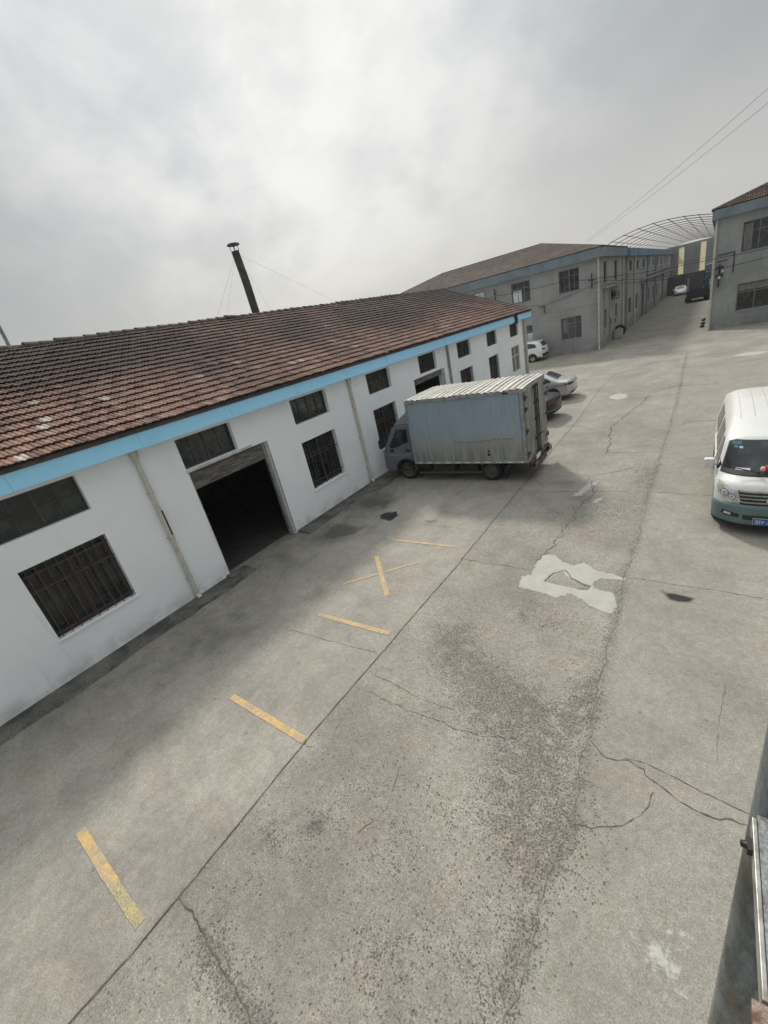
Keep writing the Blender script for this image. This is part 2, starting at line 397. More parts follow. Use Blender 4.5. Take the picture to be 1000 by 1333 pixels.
def ground_mat():
    m, t, b = newmat('worn_concrete'); v = t.coord()
    ag, st, pl, sl, gr, tone, pat, oil = (t.attr(k) for k in ('aggr', 'stain_shade', 'pale', 'slab', 'green', 'tone', 'patch', 'oil'))
    n1 = t.noise(v, .55, 7, .62, .3); n2 = t.noise(v, 2.6, 7, .68, .4); n3 = t.noise(v, 13, 5, .65); n4 = t.noise(v, 62, 6, .72)
    col = t.mix(t.ramp(n1, .35, .66), (.318, .295, .250), (.247, .228, .193))
    col = t.mix(t.math('MULTIPLY', sl, .75), col, t.mix(t.ramp(n1, .35, .65), (.328, .307, .262), (.270, .252, .216)))
    col = t.mix(t.math('MULTIPLY', gr, .6), col, (.275, .259, .222))
    col = t.mix(.38, col, t.ramp(n2, .25, .75, .68, 1.22), 'MULTIPLY')
    gv = t.voro(v, 105); gs = t.new('ShaderNodeSeparateColor'); t.l.new(gv.outputs['Color'], gs.inputs[0])
    gv2 = t.voro(t.coord(loc=(5.5, 2.1, 0)), 44); gs2 = t.new('ShaderNodeSeparateColor'); t.l.new(gv2.outputs['Color'], gs2.inputs[0])
    rough_ = t.math('SUBTRACT', 1.0, t.math('MULTIPLY', t.math('ADD', sl, t.math('MULTIPLY', gr, .8)), .75), clamp=True)
    col = t.mix(t.math('MULTIPLY', rough_, .38), col, t.ramp(gs.outputs[0], 0, 1, .55, 1.40), 'MULTIPLY')
    col = t.mix(t.math('MULTIPLY', rough_, .26), col, t.ramp(gs2.outputs[0], 0, 1, .62, 1.34), 'MULTIPLY')
    gm = t.math('MULTIPLY', t.ramp(t.noise(t.coord(loc=(31, 8, 0)), .42, 8, .7, .6), .44, .70), .50)
    col = t.mix(gm, col, (.165, .152, .132))
    hue = t.noise(t.coord(loc=(21, 5, 0)), 1.3, 4, .6, .5)
    col = t.mix(t.math('MULTIPLY', t.ramp(hue, .52, .68), .8), col, t.mix(1.0, col, (1.045, .985, .955), 'MULTIPLY'))
    col = t.mix(t.math('MULTIPLY', t.ramp(hue, .46, .32), .8), col, t.mix(1.0, col, (.965, 1.0, .95), 'MULTIPLY'))
    col = t.mix(.42, col, t.ramp(n3, .25, .75, .66, 1.28), 'MULTIPLY')
    col = t.mix(.75, col, t.ramp(n4, .28, .72, .52, 1.42), 'MULTIPLY')
    pur = t.math('MULTIPLY', t.ramp(t.noise(v, .95, 5, .7, .6), .56, .72), t.math('SUBTRACT', 1.0, t.math('MULTIPLY', sl, .6)))
    col = t.mix(t.math('MULTIPLY', pur, .55), col, t.mix(t.ramp(n3, .3, .7), (.24, .215, .205), (.31, .285, .27)))
    bl = t.ramp(t.noise(t.coord(loc=(4, 9, 0)), 1.7, 8, .74, .8), .53, .72); col = t.mix(t.math('MULTIPLY', bl, .50), col, (.175, .165, .142))
    lt = t.ramp(t.noise(t.coord(loc=(14, 3, 0)), 2.4, 6, .75, .5), .60, .78); col = t.mix(t.math('MULTIPLY', lt, .30), col, (.42, .40, .35))
    # broken-up dirt, and the shade painted on the alley floor
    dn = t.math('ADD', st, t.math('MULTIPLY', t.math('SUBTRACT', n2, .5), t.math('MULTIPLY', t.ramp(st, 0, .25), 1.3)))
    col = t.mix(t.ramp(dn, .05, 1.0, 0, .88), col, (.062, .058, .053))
    # smears running along the wall
    sv = t.coord(scale=(1.6, .28, 1)); sm = t.ramp(t.noise(sv, 1.1, 7, .7, .8), .52, .74)
    col = t.mix(t.math('MULTIPLY', sm, t.math('MULTIPLY', sl, .38)), col, (.15, .143, .128))
    # pits where the aggregate shows, dark and pale stones
    agn = t.math('ADD', ag, t.math('MULTIPLY', t.math('SUBTRACT', n2, .5), t.math('MULTIPLY', t.ramp(ag, 0, .15), 1.1)))
    wv = t.new('ShaderNodeVectorMath', operation='ADD'); t.l.new(v, wv.inputs[0]); ws_ = t.new('ShaderNodeVectorMath', operation='SCALE'); t.l.new(t.noise(v, 38, 3, .6, out=1), ws_.inputs[0]); ws_.inputs['Scale'].default_value = .03; t.l.new(ws_.outputs[0], wv.inputs[1]); wvo = wv.outputs[0]
    cl_ = t.noise(t.coord(loc=(2, 17, 0)), 5.5, 4, .65); agn = t.math('MULTIPLY', agn, t.ramp(cl_, .34, .58, .30, 1.6))
    vo = t.voro(wvo, 31); sepc = t.new('ShaderNodeSeparateColor'); t.l.new(vo.outputs['Color'], sepc.inputs[0])
    pit = t.math('MULTIPLY', t.ramp(vo.outputs['Distance'], .46, .27), t.math('GREATER_THAN', t.math('MULTIPLY', agn, 1.1), sepc.outputs[0]))
    vo2 = t.voro(wvo, 54); s2 = t.new('ShaderNodeSeparateColor'); t.l.new(vo2.outputs['Color'], s2.inputs[0])
    pit2 = t.math('MULTIPLY', t.ramp(vo2.outputs['Distance'], .48, .28), t.math('GREATER_THAN', t.math('MULTIPLY', agn, 1.0), s2.outputs[0]))
    ston = t.math('MULTIPLY', t.ramp(vo2.outputs['Distance'], .45, .2), t.math('GREATER_THAN', t.math('MULTIPLY', agn, .5), s2.outputs[1]))
    col = t.mix(t.ramp(agn, .25, 1.2, 0, .32), col, (.15, .132, .110))
    col = t.mix(t.math('MULTIPLY', ston, .5), col, (.40, .375, .33))
    col = t.mix(t.math('MULTIPLY', t.math('MAXIMUM', pit, pit2), .74), col, t.mix(s2.outputs[2], (.030, .026, .022), (.11, .098, .083)))
    # sparse specks, small stones and spots everywhere
    vo3 = t.voro(v, 3.2); s3 = t.new('ShaderNodeSeparateColor'); t.l.new(vo3.outputs['Color'], s3.inputs[0])
    spot = t.math('MULTIPLY', t.ramp(vo3.outputs['Distance'], .085, .05), t.math('GREATER_THAN', s3.outputs[0], .55))
    col = t.mix(t.math('MULTIPLY', spot, .55), col, (.09, .085, .075))
    vo4 = t.voro(t.coord(loc=(7, 2, 0)), 11); s4 = t.new('ShaderNodeSeparateColor'); t.l.new(vo4.outputs['Color'], s4.inputs[0])
    sp2 = t.math('MULTIPLY', t.ramp(vo4.outputs['Distance'], .16, .08), t.math('GREATER_THAN', s4.outputs[1], .72))
    col = t.mix(t.math('MULTIPLY', sp2, .5), col, (.10, .095, .085))
    sp3 = t.math('MULTIPLY', t.ramp(vo4.outputs['Distance'], .13, .06), t.math('GREATER_THAN', s4.outputs[2], .9))
    col = t.mix(t.math('MULTIPLY', sp3, .45), col, (.47, .45, .40))
    col = t.mix(1.0, col, t.math('ADD', .78, t.math('MULTIPLY', tone, .44)), 'MULTIPLY')
    # cement repairs with ragged feathered edges, old concrete showing through
    edge = t.math('ADD', pat, t.math('ADD', t.math('MULTIPLY', t.math('SUBTRACT', n3, .5), .75), t.math('MULTIPLY', t.math('SUBTRACT', n2, .5), .35)))
    pcol = t.mix(t.ramp(n2, .3, .7), (.43, .42, .375), (.36, .35, .31)); pcol = t.mix(.6, pcol, t.ramp(n4, .25, .75, .75, 1.2), 'MULTIPLY')
    pm = t.ramp(edge, .42, .56); rim = t.math('MULTIPLY', t.ramp(edge, .34, .44), t.ramp(edge, .56, .46))
    col = t.mix(t.math('MULTIPLY', pm, .92), col, pcol); col = t.mix(t.math('MULTIPLY', rim, .35), col, (.13, .12, .10))
    # oil: black wet heart, dull halo
    oe = t.math('ADD', oil, t.math('ADD', t.math('MULTIPLY', t.math('SUBTRACT', n3, .5), .45), t.math('MULTIPLY', t.math('SUBTRACT', n2, .5), .75)))
    om = t.ramp(oe, .66, .76); col = t.mix(t.ramp(oe, .30, .52, 0, .60), col, (.075, .07, .062)); col = t.mix(om, col, (.014, .014, .014))
    # lime splashes
    pn = t.math('ADD', pl, t.math('MULTIPLY', t.math('SUBTRACT', t.noise(v, 13, 6, .8, .4), .66), 1.9))
    col = t.mix(t.ramp(pn, .22, .60, 0, .50), col, (.60, .59, .56))
    t.put(b.inputs['Base Color'], col)
    t.put(b.inputs['Roughness'], t.math('SUBTRACT', .88, t.math('MULTIPLY', om, .5))); b.inputs['Specular IOR Level'].default_value = .3
    h = t.math('SUBTRACT', t.math('ADD', t.math('MULTIPLY', pm, .6), t.math('ADD', t.math('MULTIPLY', n3, .5), t.math('MULTIPLY', n4, .35))), t.math('MULTIPLY', t.math('MAXIMUM', pit, pit2), .9))
    t.l.new(t.bump(h, .5, .012), b.inputs['Normal'])
    return m
M['ground'] = ground_mat()
M['apron'] = mat('grimy_apron_concrete', (.15, .142, .126), (.062, .058, .052), .9, scale=1.6, lo=.35, hi=.65, bump=.4, bscale=30, fine=.5)
M['crack'] = mat('crack_dirt', (.07, .064, .055), (.16, .147, .125), .95, scale=5, spec=.1)
M['joint'] = mat('joint_dirt', (.075, .07, .06), (.13, .12, .105), .95, scale=4, spec=.1)
M['seam'] = mat('seam_dirt', (.13, .12, .10), (.22, .207, .178), .95, scale=7, lo=.4, hi=.6, spec=.1)
M['patch'] = mat('pale_cement_patch', (.42, .41, .365), (.34, .33, .29), .9, scale=2.5, bump=.3, bscale=25, fine=.3)
M['old_conc'] = mat('old_broken_concrete', (.27, .255, .22), (.17, .16, .14), .9, scale=6, bump=.6, bscale=20, fine=.6)
M['oil'] = mat('fresh_oil', (.012, .012, .012), (.03, .029, .027), .35, scale=4, spec=.5)
M['oil_dry'] = mat('dried_oil', (.065, .062, .056), (.12, .113, .1), .8, scale=4, lo=.4, hi=.62, fine=.5)
def paint_line():
    m, t, b = newmat('worn_yellow_paint'); v = t.coord()
    col = t.mix(t.ramp(t.noise(v, 3, 6, .7), .4, .7), (.58, .38, .135), (.44, .31, .15))
    w = t.ramp(t.math('ADD', t.noise(v, 14, 6, .75), t.math('MULTIPLY', t.noise(v, 2.3, 4), .5)),   .71, .84)
    w2 = t.ramp(t.noise(v, 5.5, 7, .78, .5), .50, .60); w = t.math('MAXIMUM', w, t.math('MULTIPLY', w2, .75))
    col = t.mix(.35, col, t.ramp(t.noise(v, 40, 4, .7), .3, .7, .6, 1.25), 'MULTIPLY')
    col = t.mix(t.math('MULTIPLY', w, .85), col, t.mix(t.noise(v, 60, 4), (.22, .20, .17), (.36, .33, .28)))
    t.put(b.inputs['Base Color'], col); b.inputs['Roughness'].default_value = .85
    return m
M['yellow'] = paint_line()
M['yellow_faded'] = mat('faded_yellow_paint', (.44, .36, .19), (.36, .31, .21), .9, scale=3, lo=.4, hi=.6, fine=.5)
# ------------------------------------------------------------------ camera, sun, sky
CH = 5.2; FPX = 551.3558715
R = np.array([[0.80194735, 0.55993751, -0.20820752], [0.06909175, -0.43312094, -0.8986838], [-0.5933858, 0.70631167, -0.38602728]])
cam = bpy.data.cameras.new('camera'); co = bpy.data.objects.new('camera', cam); COL.objects.link(co)
cam.sensor_fit = 'VERTICAL'; cam.sensor_height = 36; cam.lens = FPX / 1333 * 36; cam.clip_start = .05; cam.clip_end = 4000
co.matrix_world = Matrix([[R[0][i], -R[1][i], -R[2][i], (0, 0, CH)[i]] for i in range(3)] + [[0, 0, 0, 1]])
SC.camera = co
SUN = Vector((-.734, .87, 1.0)).normalized()
sl = bpy.data.lights.new('sun', 'SUN'); sl.energy = 2.2; sl.angle = math.radians(6.0); sl.color = (1, .955, .88)
so = bpy.data.objects.new('sun', sl); COL.objects.link(so); so.rotation_euler = SUN.to_track_quat('Z', 'Y').to_euler(); so.location = (0, 0, 60)
W = bpy.data.worlds.new('World'); SC.world = W; W.use_nodes = True
t = NT(W.node_tree); t.n.clear()
out = t.new('ShaderNodeOutputWorld'); bg1 = t.new('ShaderNodeBackground'); bg2 = t.new('ShaderNodeBackground'); mx = t.new('ShaderNodeMixShader')
sky = t.new('ShaderNodeTexSky', sky_type='NISHITA'); sky.sun_disc = False
sky.sun_elevation = math.asin(SUN.z); sky.sun_rotation = math.atan2(SUN.x, SUN.y)
sky.dust_density = 4; sky.air_density = 1.2
t.l.new(sky.outputs[0], bg1.inputs[0]); bg1.inputs[1].default_value = .07
tc = t.new('ShaderNodeTexCoord'); d = tc.outputs['Generated']
sep = t.new('ShaderNodeSeparateXYZ'); t.l.new(d, sep.inputs[0]); z = sep.outputs[2]
den = t.math('ADD', t.math('MAXIMUM', z, 0), .55)
comb = t.new('ShaderNodeCombineXYZ'); t.put(comb.inputs[0], t.math('DIVIDE', sep.outputs[0], den)); t.put(comb.inputs[1], t.math('DIVIDE', sep.outputs[1], den)); comb.inputs[2].default_value = 8.1
cv = comb.outputs[0]
ca = t.noise(cv, 3.0, 6, .52, .35); cb = t.noise(cv, 8.0, 6, .58, .3)
dp = t.new('ShaderNodeVectorMath', operation='DOT_PRODUCT'); t.l.new(d, dp.inputs[0]); dp.inputs[1].default_value = SUN
sd = dp.outputs['Value']
glow = t.ramp(sd, .72, .99)
cl = t.math('ADD', t.math('MULTIPLY', ca, .7), t.math('MULTIPLY', cb, .3))
side = t.ramp(sd, .74, .93)                      # cloud structure shows towards the sun, plain veil away from it
bright = t.ramp(cl, .36, .66, -.10, .085)
base = t.math('ADD', .298, t.math('MULTIPLY', glow, .30))
hd = t.new('ShaderNodeVectorMath', operation='DOT_PRODUCT'); t.l.new(d, hd.inputs[0]); hd.inputs[1].default_value = (-.47, .88, 0)
hor = t.math('MULTIPLY', t.ramp(z, .42, .06, 0, .15), t.ramp(hd.outputs['Value'], .55, .98, .25, 1))
val = t.math('ADD', t.math('ADD', base, t.math('MULTIPLY', bright, t.math('ADD', .12, t.math('MULTIPLY', side, .95)))), hor)
zen = t.ramp(z, .52, .95, 1.0, 3.5); val = t.math('MULTIPLY', val, zen)
below = t.ramp(z, -.02, .0, .5, 1.0); val = t.math('MULTIPLY', val, below)
tint = t.mix(t.ramp(cl, .40, .62), (.93, .99, 1.03), (.98, 1.0, .99))
tint = t.mix(t.math('MULTIPLY', hor, 6.0, clamp=True), tint, (1.0, .995, .965))
colr = t.mix(1.0, tint, t.mix(val, (0, 0, 0), (1, 1, 1)), 'MULTIPLY')
cmul = t.new('ShaderNodeVectorMath', operation='SCALE'); t.l.new(tint, cmul.inputs[0]); t.put(cmul.inputs['Scale'], val)
t.l.new(cmul.outputs[0], bg2.inputs[0]); bg2.inputs[1].default_value = 1.0
mx.inputs[0].default_value = .93
t.l.new(bg1.outputs[0], mx.inputs[1]); t.l.new(bg2.outputs[0], mx.inputs[2]); t.l.new(mx.outputs[0], out.inputs[0])
SC.view_settings.view_transform = 'Standard'; SC.view_settings.look = 'None'; SC.view_settings.exposure = 0.4; SC.view_settings.gamma = 1.0
# ------------------------------------------------------------------ ground: one sheet to the horizon, with wear and the alley's shade stored as masks
def gauss(X, Y, cx, cy, rx, ry=None, rot=0):
    ry = ry or rx; c, s = math.cos(rot), math.sin(rot); a = (X - cx) * c + (Y - cy) * s; b_ = -(X - cx) * s + (Y - cy) * c
    return np.exp(-((a / rx) ** 2 + (b_ / ry) ** 2))
def seg(X, Y, pts, w):
    r = np.zeros_like(X)
    for (x1, y1), (x2, y2) in zip(pts[:-1], pts[1:]):
        dx, dy = x2 - x1, y2 - y1; tt = np.clip(((X - x1) * dx + (Y - y1) * dy) / (dx * dx + dy * dy), 0, 1)
        dd = np.hypot(X - x1 - tt * dx, Y - y1 - tt * dy); r = np.maximum(r, np.exp(-(dd / w) ** 2))
    return r
SEAM = [(-1.2, 33.3), (-.98, 20.3), (-1.0, 15.5), (-1.04, 11.8), (-1.0, 9.3), (-1.03, 7.9), (-.99, 6.4), (-.96, 4.95), (-.90, 4.15), (-.85, 2.9), (-.94, 2.24), (-.95, 1.78), (-.96, 1.0), (-.97, -2)]
JOINT = [(-4.37, -3), (-4.36, -.92), (-4.33, .21), (-4.39, 2.28), (-4.36, 4.52), (-4.34, 7.57), (-4.37, 11.2), (-4.36, 13.3), (-4.4, 19.4), (-4.55, 23.6), (-4.6, 25.4), (-4.48, 28.7), (-2.81, 31.4), (-1.11, 31.9), (.5, 33.0), (3, 34)]
CR3 = [(-4.33, .20), (-3.95, .19), (-3.72, .15), (-3.45, .10), (-3.2, .07), (-2.8, .03), (-2.3, -.1)]
gx = np.concatenate([[-300, -200, -120, -60, -40, -30, -22, -16, -12], np.arange(-10.6, 3.2, .05), [3.6, 4.2, 5, 7, 10, 16, 26, 45, 80, 160, 300]])
gy = np.concatenate([[-120, -80, -50, -30, -14, -8, -5], np.arange(-3, 13, .05), np.arange(13.1, 34, .22), [36, 39, 43, 48, 55, 64, 75, 90, 110, 140, 180, 260, 400]])
X, Y = np.meshgrid(gx, gy); nx_, ny_ = len(gx), len(gy)
me = bpy.data.meshes.new('ground'); ids = np.arange(nx_ * ny_).reshape(ny_, nx_)
me.from_pydata(np.stack([X, Y, np.zeros_like(X)], -1).reshape(-1, 3).tolist(), [], np.stack([ids[:-1, :-1], ids[:-1, 1:], ids[1:, 1:], ids[1:, :-1]], -1).reshape(-1, 4).tolist())
aggr = 1.0 * seg(X, Y, [(-3.35, 5.1), (-3.0, 4.6), (-2.5, 4.35), (-1.9, 3.95)], .36) + 1.15 * seg(X, Y, [(-2.0, 4.0), (-1.6, 3.9), (-1.5, 3.5), (-1.4, 3.1), (-1.2, 2.7)], .44) + .8 * seg(X, Y, [(-1.1, 4.9), (-1.12, 4.2)], .16) \
    + .55 * seg(X, Y, [(-1.1, 2.6), (-1.0, 1.9), (-1.0, 1.2)], .10) + .5 * gauss(X, Y, -2.05, .95, .30, .22) + .8 * seg(X, Y, CR3[2:], .14) + .4 * gauss(X, Y, -2.55, .05, .4, .15) + .28 * gauss(X, Y, -1.25, 1.35, .3, .5) \
    + .45 * gauss(X, Y, -3.45, 1.5, .2, .13) + .4 * gauss(X, Y, -3.8, 1.15, .25, .16) + .5 * gauss(X, Y, -1.25, 13.3, .4, 1.2) + .4 * gauss(X, Y, -1.6, 10.6, .7, .7) + .3 * gauss(X, Y, -2.6, 9.4, .6, .5) \
    + .14 * gauss(X, Y, -2.6, 2.0, .9, .6) + .30 * seg(X, Y, SEAM, .09) + .35 * gauss(X, Y, -2.2, 6.2, .5, .4) + .03 * ((X > -4.35) & (X < -.98) & (Y < 14))
stain_shade = .46 * np.clip((-7.75 - X) / 1.9, 0, 1) ** .8 * (Y < 13) * np.clip((Y + 3) / 2, 0, 1) + .45 * gauss(X, Y, -7.9, 3.2, .9, 1.6) + .6 * gauss(X, Y, -8.6, 7.9, .7, .7) + .5 * gauss(X, Y, -8.8, 10.2, .9, .9) \
    + .55 * gauss(X, Y, -3.47, 1.48, .12, .17, -.6) + .30 * gauss(X, Y, -3.9, 1.05, .25, .12) + .25 * gauss(X, Y, -3.0, 10.5, 1.0, 1.0) + .22 * gauss(X, Y, -2.0, 7.9, .45, .3) + .28 * gauss(X, Y, -1.9, 5.9, .6, .4) \
    + .35 * gauss(X, Y, -4.9, .1, .22, .12) + .22 * seg(X, Y, SEAM, .10) + .22 * seg(X, Y, CR3, .10) + .3 * gauss(X, Y, 1.3, 11.5, 1.2, 2.2) + .2 * gauss(X, Y, .3, 8.3, .3, .25) + .35 * gauss(X, Y, 1.3, 32, .9, 1.0) + .15 * seg(X, Y, JOINT, .12) \
    + .3 * gauss(X, Y, -7.6, 13.3, 1.8, 1.2) + .45 * gauss(X, Y, -3.3, 12.2, .9, .35) + .35 * gauss(X, Y, -2.5, 11.3, .5, .35) + .13 * seg(X, Y, [(-3.9, 13.2), (-2.5, 12.6), (-1.2, 9), (-.6, 2), (-.5, -3)], .17) + .13 * seg(X, Y, [(-4, 11.5), (-3.2, 10.5), (-2.6, 8), (-2.2, 2), (-2.2, -3)], .17) + .12 * seg(X, Y, [(.5, 9), (.4, 2), (.5, -2)], .15) + .16 * seg(X, Y, [(-9.6, 6.3), (-7, 6.0), (-4.2, 4.8), (-2.5, 2)], .2) + .35 * np.clip((-8.4 - X) / 1.6, 0, 1) * (Y >= 13) * (Y < 31) + .42 * ((Y > 41) & (X < 0)) * (Y < 105)  # last term paints shade over the whole alley floor
pale = .62 * gauss(X, Y, .10, 2.42, .16, .12) + .6 * gauss(X, Y, -.02, 2.2, .2, .12) + .55 * gauss(X, Y, .30, 3.05, .14, .26, .6) + .5 * gauss(X, Y, .1, 2.0, .24, .24) + .42 * gauss(X, Y, -1.0, 2.55, .14, .3) + .4 * gauss(X, Y, -1.05, 5.2, .1, .5) \
    + .32 * gauss(X, Y, -9.0, 1.5, .9, .9) + .3 * gauss(X, Y, -1.3, 9.2, .4, .5) + .35 * gauss(X, Y, -4.62, .02, .1, .1) + .3 * gauss(X, Y, -3.6, .2, .3, .15)
PATCH = [(-2.68, 8.18), (-2.45, 8.24), (-2.2, 8.0), (-2.01, 7.91), (-1.79, 8.09), (-1.56, 7.86), (-1.21, 7.79), (-.98, 7.72), (-1.05, 7.63), (-1.42, 7.60), (-1.5, 7.46), (-1.48, 7.24), (-1.11, 7.17), (-1.02, 6.8), (-1.07, 6.55), (-1.4, 6.67), (-1.6, 6.84), (-1.84, 6.95), (-2.0, 6.74), (-2.39, 6.83), (-2.79, 6.87), (-2.84, 7.26), (-2.67, 7.36), (-2.71, 7.75)]
HOLES = [[(-2.34, 7.20), (-2.24, 7.50), (-2.10, 7.62), (-1.93, 7.42), (-1.70, 7.33), (-1.55, 7.28), (-1.57, 7.17), (-1.8, 7.13), (-2.1, 7.15)]]
OTHER = [[(-3.85, 23.4), (-3.45, 23.8), (-3.0, 23.3), (-2.95, 22.6), (-3.4, 22.3), (-3.85, 22.8)], [(-2.9, 11.3), (-2.62, 12.3), (-2.35, 12.6), (-2.3, 12.2), (-2.55, 11.4)], [(-2.3, 11.0), (-2.15, 11.4), (-1.95, 11.4), (-2.1, 10.9)], [(.7, 30.4), (1.6, 31.2), (2.8, 30.6), (1.8, 29.9)]]
OILS = [[(-7.97, 9.27), (-7.89, 9.5), (-7.7, 9.52), (-7.6, 9.62), (-7.36, 9.36), (-7.40, 8.99), (-7.6, 9.05), (-7.78, 9.06)], [(-.43, 7.50), (-.33, 7.44), (-.2, 7.45), (.04, 7.40), (-.01, 7.28), (-.15, 7.25), (-.27, 7.27), (-.34, 7.38)]]
DRY = [[(-9.33, 10.01), (-9.1, 10.5), (-8.8, 10.3), (-8.3, 10.4), (-8.16, 9.75), (-8.5, 9.85), (-8.8, 9.65)], [(-9.2, 8.2), (-8.8, 8.6), (-8.3, 8.4), (-7.9, 8.6), (-8.0, 8.0), (-8.5, 7.6), (-9.0, 7.7)], [(-6.3, 9.2), (-6.0, 9.35), (-5.9, 9.2), (-6.1, 9.05)]]
def sdf(poly):
    P = np.array(poly); Q = np.roll(P, -1, 0); d = np.full(X.shape, 1e9); c = np.zeros(X.shape, bool)
    for (x1, y1), (x2, y2) in zip(P, Q):
        dx, dy = x2 - x1, y2 - y1; tt = np.clip(((X - x1) * dx + (Y - y1) * dy) / (dx * dx + dy * dy), 0, 1)
        d = np.minimum(d, np.hypot(X - x1 - tt * dx, Y - y1 - tt * dy))
        with np.errstate(divide='ignore', invalid='ignore'): c ^= ((y1 > Y) != (y2 > Y)) & (X < dx * (Y - y1) / (dy if dy else 1e-9) + x1)
    return np.where(c, d, -d)
def soft(poly, w): return np.clip(.5 + sdf(poly) / w, 0, 1)
patch = soft(PATCH, .22) * (1 - soft(HOLES[0], .10) * .8)
for q in OTHER: patch = np.maximum(patch, soft(q, .4) * .8)
oil = np.zeros_like(X)
for q in OILS: oil = np.maximum(oil, np.clip(.70 + sdf(q) / .10, 0, 1.2))
for q in DRY: oil = np.maximum(oil, np.clip(.38 + sdf(q) / .5, 0, .58))
tone = np.full(X.shape, .5)                      # slabs cast at different times
for (a, b, c, d, v_) in ((-10.2, -4.37, -3, 4.15, .56), (-10.2, -4.37, 4.15, 8.93, .52), (-10.2, -4.37, 8.93, 26, .44), (-4.37, -1, -3, .2, .50), (-4.37, -1, .2, 3.5, .45), (-4.37, -1, 3.5, 7.55, .52), (-4.37, -1, 7.55, 11.7, .40), (-4.37, -1, 11.7, 14.9, .47), (-4.37, -1, 14.9, 34, .40), (-1, 40, -3, 3.9, .54), (-1, 40, 3.9, 7.7, .50), (-1, 40, 7.7, 11.8, .57), (-1, 40, 11.8, 18, .48), (-1, 40, 18, 34, .42)):
    tone[(X >= a) & (X < b) & (Y >= c) & (Y < d)] = v_
slab = ((X < -4.38) & (Y < 26)) * 1.0
green = ((X > -.95) & (Y < 30)) * 1.0
for k, a in dict(aggr=aggr, stain_shade=stain_shade, pale=pale, slab=slab, green=green, tone=tone, patch=patch, oil=oil).items():
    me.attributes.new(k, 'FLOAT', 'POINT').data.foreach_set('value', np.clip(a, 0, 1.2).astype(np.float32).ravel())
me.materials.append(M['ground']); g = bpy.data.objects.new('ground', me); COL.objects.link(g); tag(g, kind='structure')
def ribbon(mb, pts, w, jag=.012, step=.07, z=.004, wj=.45):
    P = []
    for a, b in zip(pts[:-1], pts[1:]):
        a = Vector(a); b = Vector(b); k = max(1, int((b - a).length / step)); P += [a.lerp(b, j / k) for j in range(k)]
    P.append(Vector(pts[-1])); off = 0; L = []; Rr = []; n = len(P)
    for i, p in enumerate(P):
        dd = (P[min(i + 1, n - 1)] - P[max(i - 1, 0)]).normalized(); q = Vector((-dd.y, dd.x))
        off = off * .8 + random.gauss(0, jag); ww = w * (1 - wj + wj * 2 * random.random()) / 2
        L.append(p + q * (off + ww)); Rr.append(p + q * (off - ww))
    vs = [(p.x, p.y, z) for p in L + Rr]
    mb.add(vs, [(i, i + 1, n + i + 1, n + i) for i in range(n - 1)])
def cracks(name, lines, m):
    mb = MB()
    for i, (pts, w, j) in enumerate(lines): ribbon(mb, pts, w * (.5 if len(lines) > 4 else 1), j, z=.004 + .0004 * (i % 8), step=.05 if len(lines) > 4 else .07, wj=.75 if len(lines) > 4 else .3)
    return tag(mb.build(name, m), kind='structure')
cracks('pavement_joint', [(JOINT, .022, .004)], M['crack'])
cracks('pavement_joint', [([(p[0] + .005 * math.sin(p[1] * 3), p[1]) for p in SEAM], .011, .016)], M['seam'])
cracks('pavement_cracks', [([(-.88, 4.0), (-.67, 3.86), (-.45, 3.9), (-.28, 3.88), (-.04, 3.70), (.29, 3.61), (.61, 3.66), (1.2, 3.55)], .026, .014), ([(-.5, 3.92), (-.29, 3.95), (.15, 3.86), (.61, 3.80), (1.2, 3.7)], .014, .006),
    ([(-.89, 2.88), (-.67, 2.93), (-.41, 3.12), (-.2, 3.44), (-.18, 3.63)], .014, .008), ([(-4.38, 3.43), (-3.74, 3.42), (-2.89, 3.4), (-2.09, 3.46), (-1.7, 3.6)], .013, .016), ([(-4.22, 3.76), (-3.33, 3.68), (-2.66, 3.68)], .010, .008),
    (CR3, .022, .010), ([(-4.3, 7.56), (-2.75, 7.52)], .016, .008), ([(-4.1, 11.5), (-2.6, 11.7), (-1.13, 11.83), (.4, 11.74), (2, 11.8)], .02, .01), ([(-.94, 7.76), (.01, 7.72), (1.01, 7.70), (2, 7.7)], .014, .007), ([(-2.61, 14.88), (-1.05, 14.96)], .03, .01),
    ([(-2.56, 14.88), (-2.7, 16.2), (-2.9, 18.0), (-2.36, 20.7), (-2.13, 22.7)], .05, .03), ([(-6.59, 4.08), (-5.6, 4.13), (-4.46, 4.21)], .010, .006), ([(-2.5, 10.6), (-2.3, 11.6), (-2.6, 12.8), (-1.6, 13.6)], .028, .03), ([(-2.75, 7.9), (-2.6, 8.8), (-2.45, 9.9), (-2.55, 10.7)], .03, .03),
    ([(-2.0, 23.5), (-1.0, 24.2), (.5, 24.0)], .04, .03), ([(-4.36, 8.9), (-6.2, 8.95)], .010, .008), ([(-.9, 17.5), (-.3, 18.2), (1.0, 18.0)], .03, .03), ([(.45, 5.6), (.4, 4.9), (.35, 4.3)], .006, .01), ([(-2.9, 2.6), (-2.75, 2.1), (-2.9, 1.7)], .008, .012)], M['crack'])
cracks('pavement_cracks', [([(-2.36, 7.2), (-2.26, 7.52), (-2.10, 7.66), (-1.92, 7.44), (-1.70, 7.36), (-1.53, 7.29), (-1.57, 7.15), (-1.75, 7.13)], .022, .014)], M['seam']).location.z = .011
